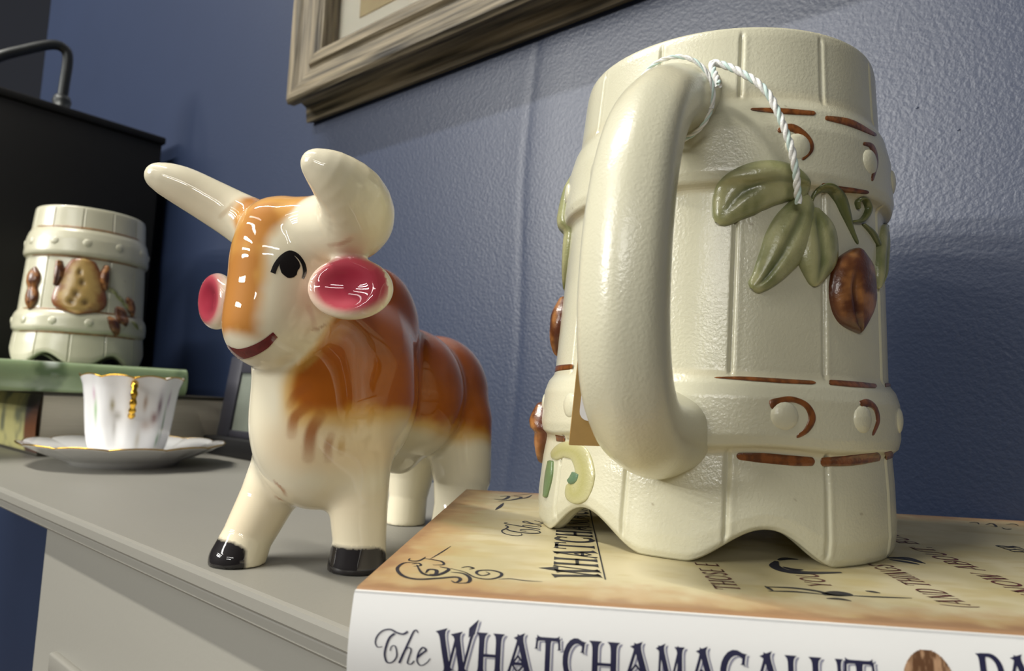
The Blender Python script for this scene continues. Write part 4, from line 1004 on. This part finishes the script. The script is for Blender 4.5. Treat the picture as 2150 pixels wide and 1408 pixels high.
SMALL = Mug((-12.05, 3.86), 1.211)
def build_small_mug():
    t = empty('barrel_mug', (*SMALL.c, SMALL.z0)); tag(t, 'far cream barrel mug with brown relief, standing on the slim green book', 'mug')
    joints = [R_(a) for a in range(-176, 184, 30)]
    build_mug_body(SMALL, t, joints, [R_(a) for a in (-46, 12, 70, 128, -162, -104)], 260, 130)
    handle_sweep('handle', SMALL, t, R_(162), [(.62, 2.06), (.80, 2.04), (.98, 1.99), (1.14, 1.91), (1.28, 1.78), (1.37, 1.60), (1.42, 1.38), (1.44, 1.12), (1.42, .88), (1.34, .68), (1.18, .55), (.96, .51), (.70, .53)],
                 ([0, .06, .18, .3, .5, .8, .92, 1], [.20, .160, .148, .155, .162, .170, .185, .21]), ([0, .06, .2, .5, .8, 1], [.20, .155, .14, .142, .15, .20]), M_MUG, n=12, k=40)
    for th in range(-170, 190, 30): rivet(SMALL, t, R_(th), 1.79); rivet(SMALL, t, R_(th + 8), .61)
    lw = lambda nm, pts, w, h, cf, **k: blob(nm, SMALL, t, [(R_(p[0]), p[1]) for p in pts], w, h, cf, px=False, **k)
    def pot(U, V, TZ):
        n = fbm(np.concatenate([TZ, TZ[..., 1:]], -1), 9, 3)
        c = lerp(srgb(190, 158, 96), srgb(132, 74, 34), smooth(.45, .95, np.hypot(V, (U - .45) * 1.2) + (n - .5) * .5))
        dent = 0
        for u0, v0, r in ((.34, .05, .06), (.5, -.12, .06), (.62, -.25, .06), (.62, .22, .06), (.2, -.1, .05)):
            dent = dent + np.exp(-(((U - u0) / r) ** 2 + ((V - v0) / (r * 2)) ** 2))
        return lerp(c, srgb(66, 40, 20), np.clip(dent * .8, 0, 1)), -.02 * dent
    lw('pot_relief', [(-22, 1.56), (-22, 1.2), (-22, .86), (-22, .72)], [.34, .62, .78, .86, .60, .06], .07, pot, n=60, m=40, label='brown round pot relief')
    for q in (-44, 0): lw('pot_relief_ear', [(q, 1.5), (q + (2 if q else -2), 1.3), (q, 1.12)], [.10, .17, .08], .09, col_nut)
    lw('peanut_relief', [(-70, 1.40), (-70, 1.24), (-69, 1.08), (-68, .92), (-68, .76)], [.04, .26, .30, .20, .27, .24, .04], .08, col_nut, label='brown peanut relief')
    for p, sc in (((18, .78), 1.0), ((30, .95), .8), ((10, .62), .7)): lw('blossom_relief', [(p[0] - 6, p[1] + .12), (p[0], p[1]), (p[0] + 4, p[1] - .16)], [.05, .22 * sc, .24 * sc, .05], .05, col_nut)
    for p in ((8, 1.12), (16, 1.02), (24, .92), (34, .66)): lw('leaf', [(p[0] - 5, p[1] + .05), (p[0], p[1] + .02), (p[0] + 6, p[1] - .06)], [.02, .07, .02], .03, col_leaf)
    for z in (1.575, 2.02, .445, .785):
        lw('brush_stroke', [(-80, z), (-40, z), (0, z), (40, z)], [.022, .03, .03, .022], .004, col_stroke(srgb(150, 110, 66)), m=7, prof=.35)
build_small_mug()

def build_case():
    M_BK = mat('black_enamel', srgb(20, 20, 20), .55, .3); M_HD = mat('dark_steel', srgb(64, 66, 66), .42, .5, metal=.7)
    x0, x1, y0, y1, h = -16.8, -13.5, 2.0, 5.38, 5.55
    t = empty('carrying_case', ((x0 + x1) / 2, (y0 + y1) / 2, 0)); tag(t, 'tall black case with a metal carrying handle behind the far mug', 'case')
    box('case_body', (x0, y0, .001), (x1, y1, h), M_BK, t, .03)
    box('case_lid', (x0 - .04, y0 - .04, h), (x1 + .05, y1 + .05, h + .14), M_BK, t, .035)
    xx = -13.85; zt = h + .14
    P = spline([(xx, 3.76, zt + .12), (xx, 3.77, zt + .5), (xx, 3.78, zt + 1.0), (xx, 3.70, zt + 1.16), (xx, 3.5, zt + 1.14), (xx, 3.1, zt + .86), (xx, 2.80, zt + .62), (xx, 2.66, zt + .40), (xx, 2.62, zt + .12)], 70)
    tube('carrying_handle', P, .085, M_HD, t, n=14, label='dark steel bail handle')
    for yy in (3.76, 2.62):
        n = 18; a = np.linspace(0, 2 * np.pi, n, endpoint=False); pr = [(.0, 0), (.19, 0), (.19, .06), (.13, .10), (.15, .2), (.12, .29), (.0, .31)]
        V = [(xx + r * math.cos(q), yy + r * math.sin(q), zt + z) for q in a for r, z in pr]
        mesh('handle_mount', np.array(V), gridfaces(n, len(pr), True), M_HD, t)
build_case()

def build_plaque():
    M_FR = mat('slate_grey_frame', srgb(52, 52, 60), .45, .4); M_PN = mat('grey_green_panel', srgb(112, 118, 108), .5, .3, vary=(60, .12, (1, 1, 1))); M_BS = mat('charcoal_base', srgb(36, 36, 38), .5, .3)
    t = empty('small_plaque', (-9.0, 5.3, 0)); tag(t, 'small dark framed plaque on a base, partly hidden behind the bull', 'plaque')
    x0, x1 = -10.1, -7.7
    box('base', (x0, 4.98, .001), (x1, 5.5, .26), M_BS, t, .03)
    lean = lambda P: np.stack([P[:, 0], P[:, 1] + (P[:, 2] - .26) * .12, P[:, 2]], -1)
    for lo, hi in (((x0 + .05, 5.16, .26), (x0 + .40, 5.28, 1.45)), ((x1 - .40, 5.16, .26), (x1 - .05, 5.28, 1.45)), ((x0 + .40, 5.16, 1.2), (x1 - .40, 5.28, 1.45)), ((x0 + .40, 5.16, .26), (x1 - .40, 5.28, .36))):
        box('frame_rail', lo, hi, M_FR, t, .02, frame=lean)
    box('panel', (x0 + .38, 5.20, .3), (x1 - .38, 5.25, 1.25), M_PN, t, frame=lean)
build_plaque()
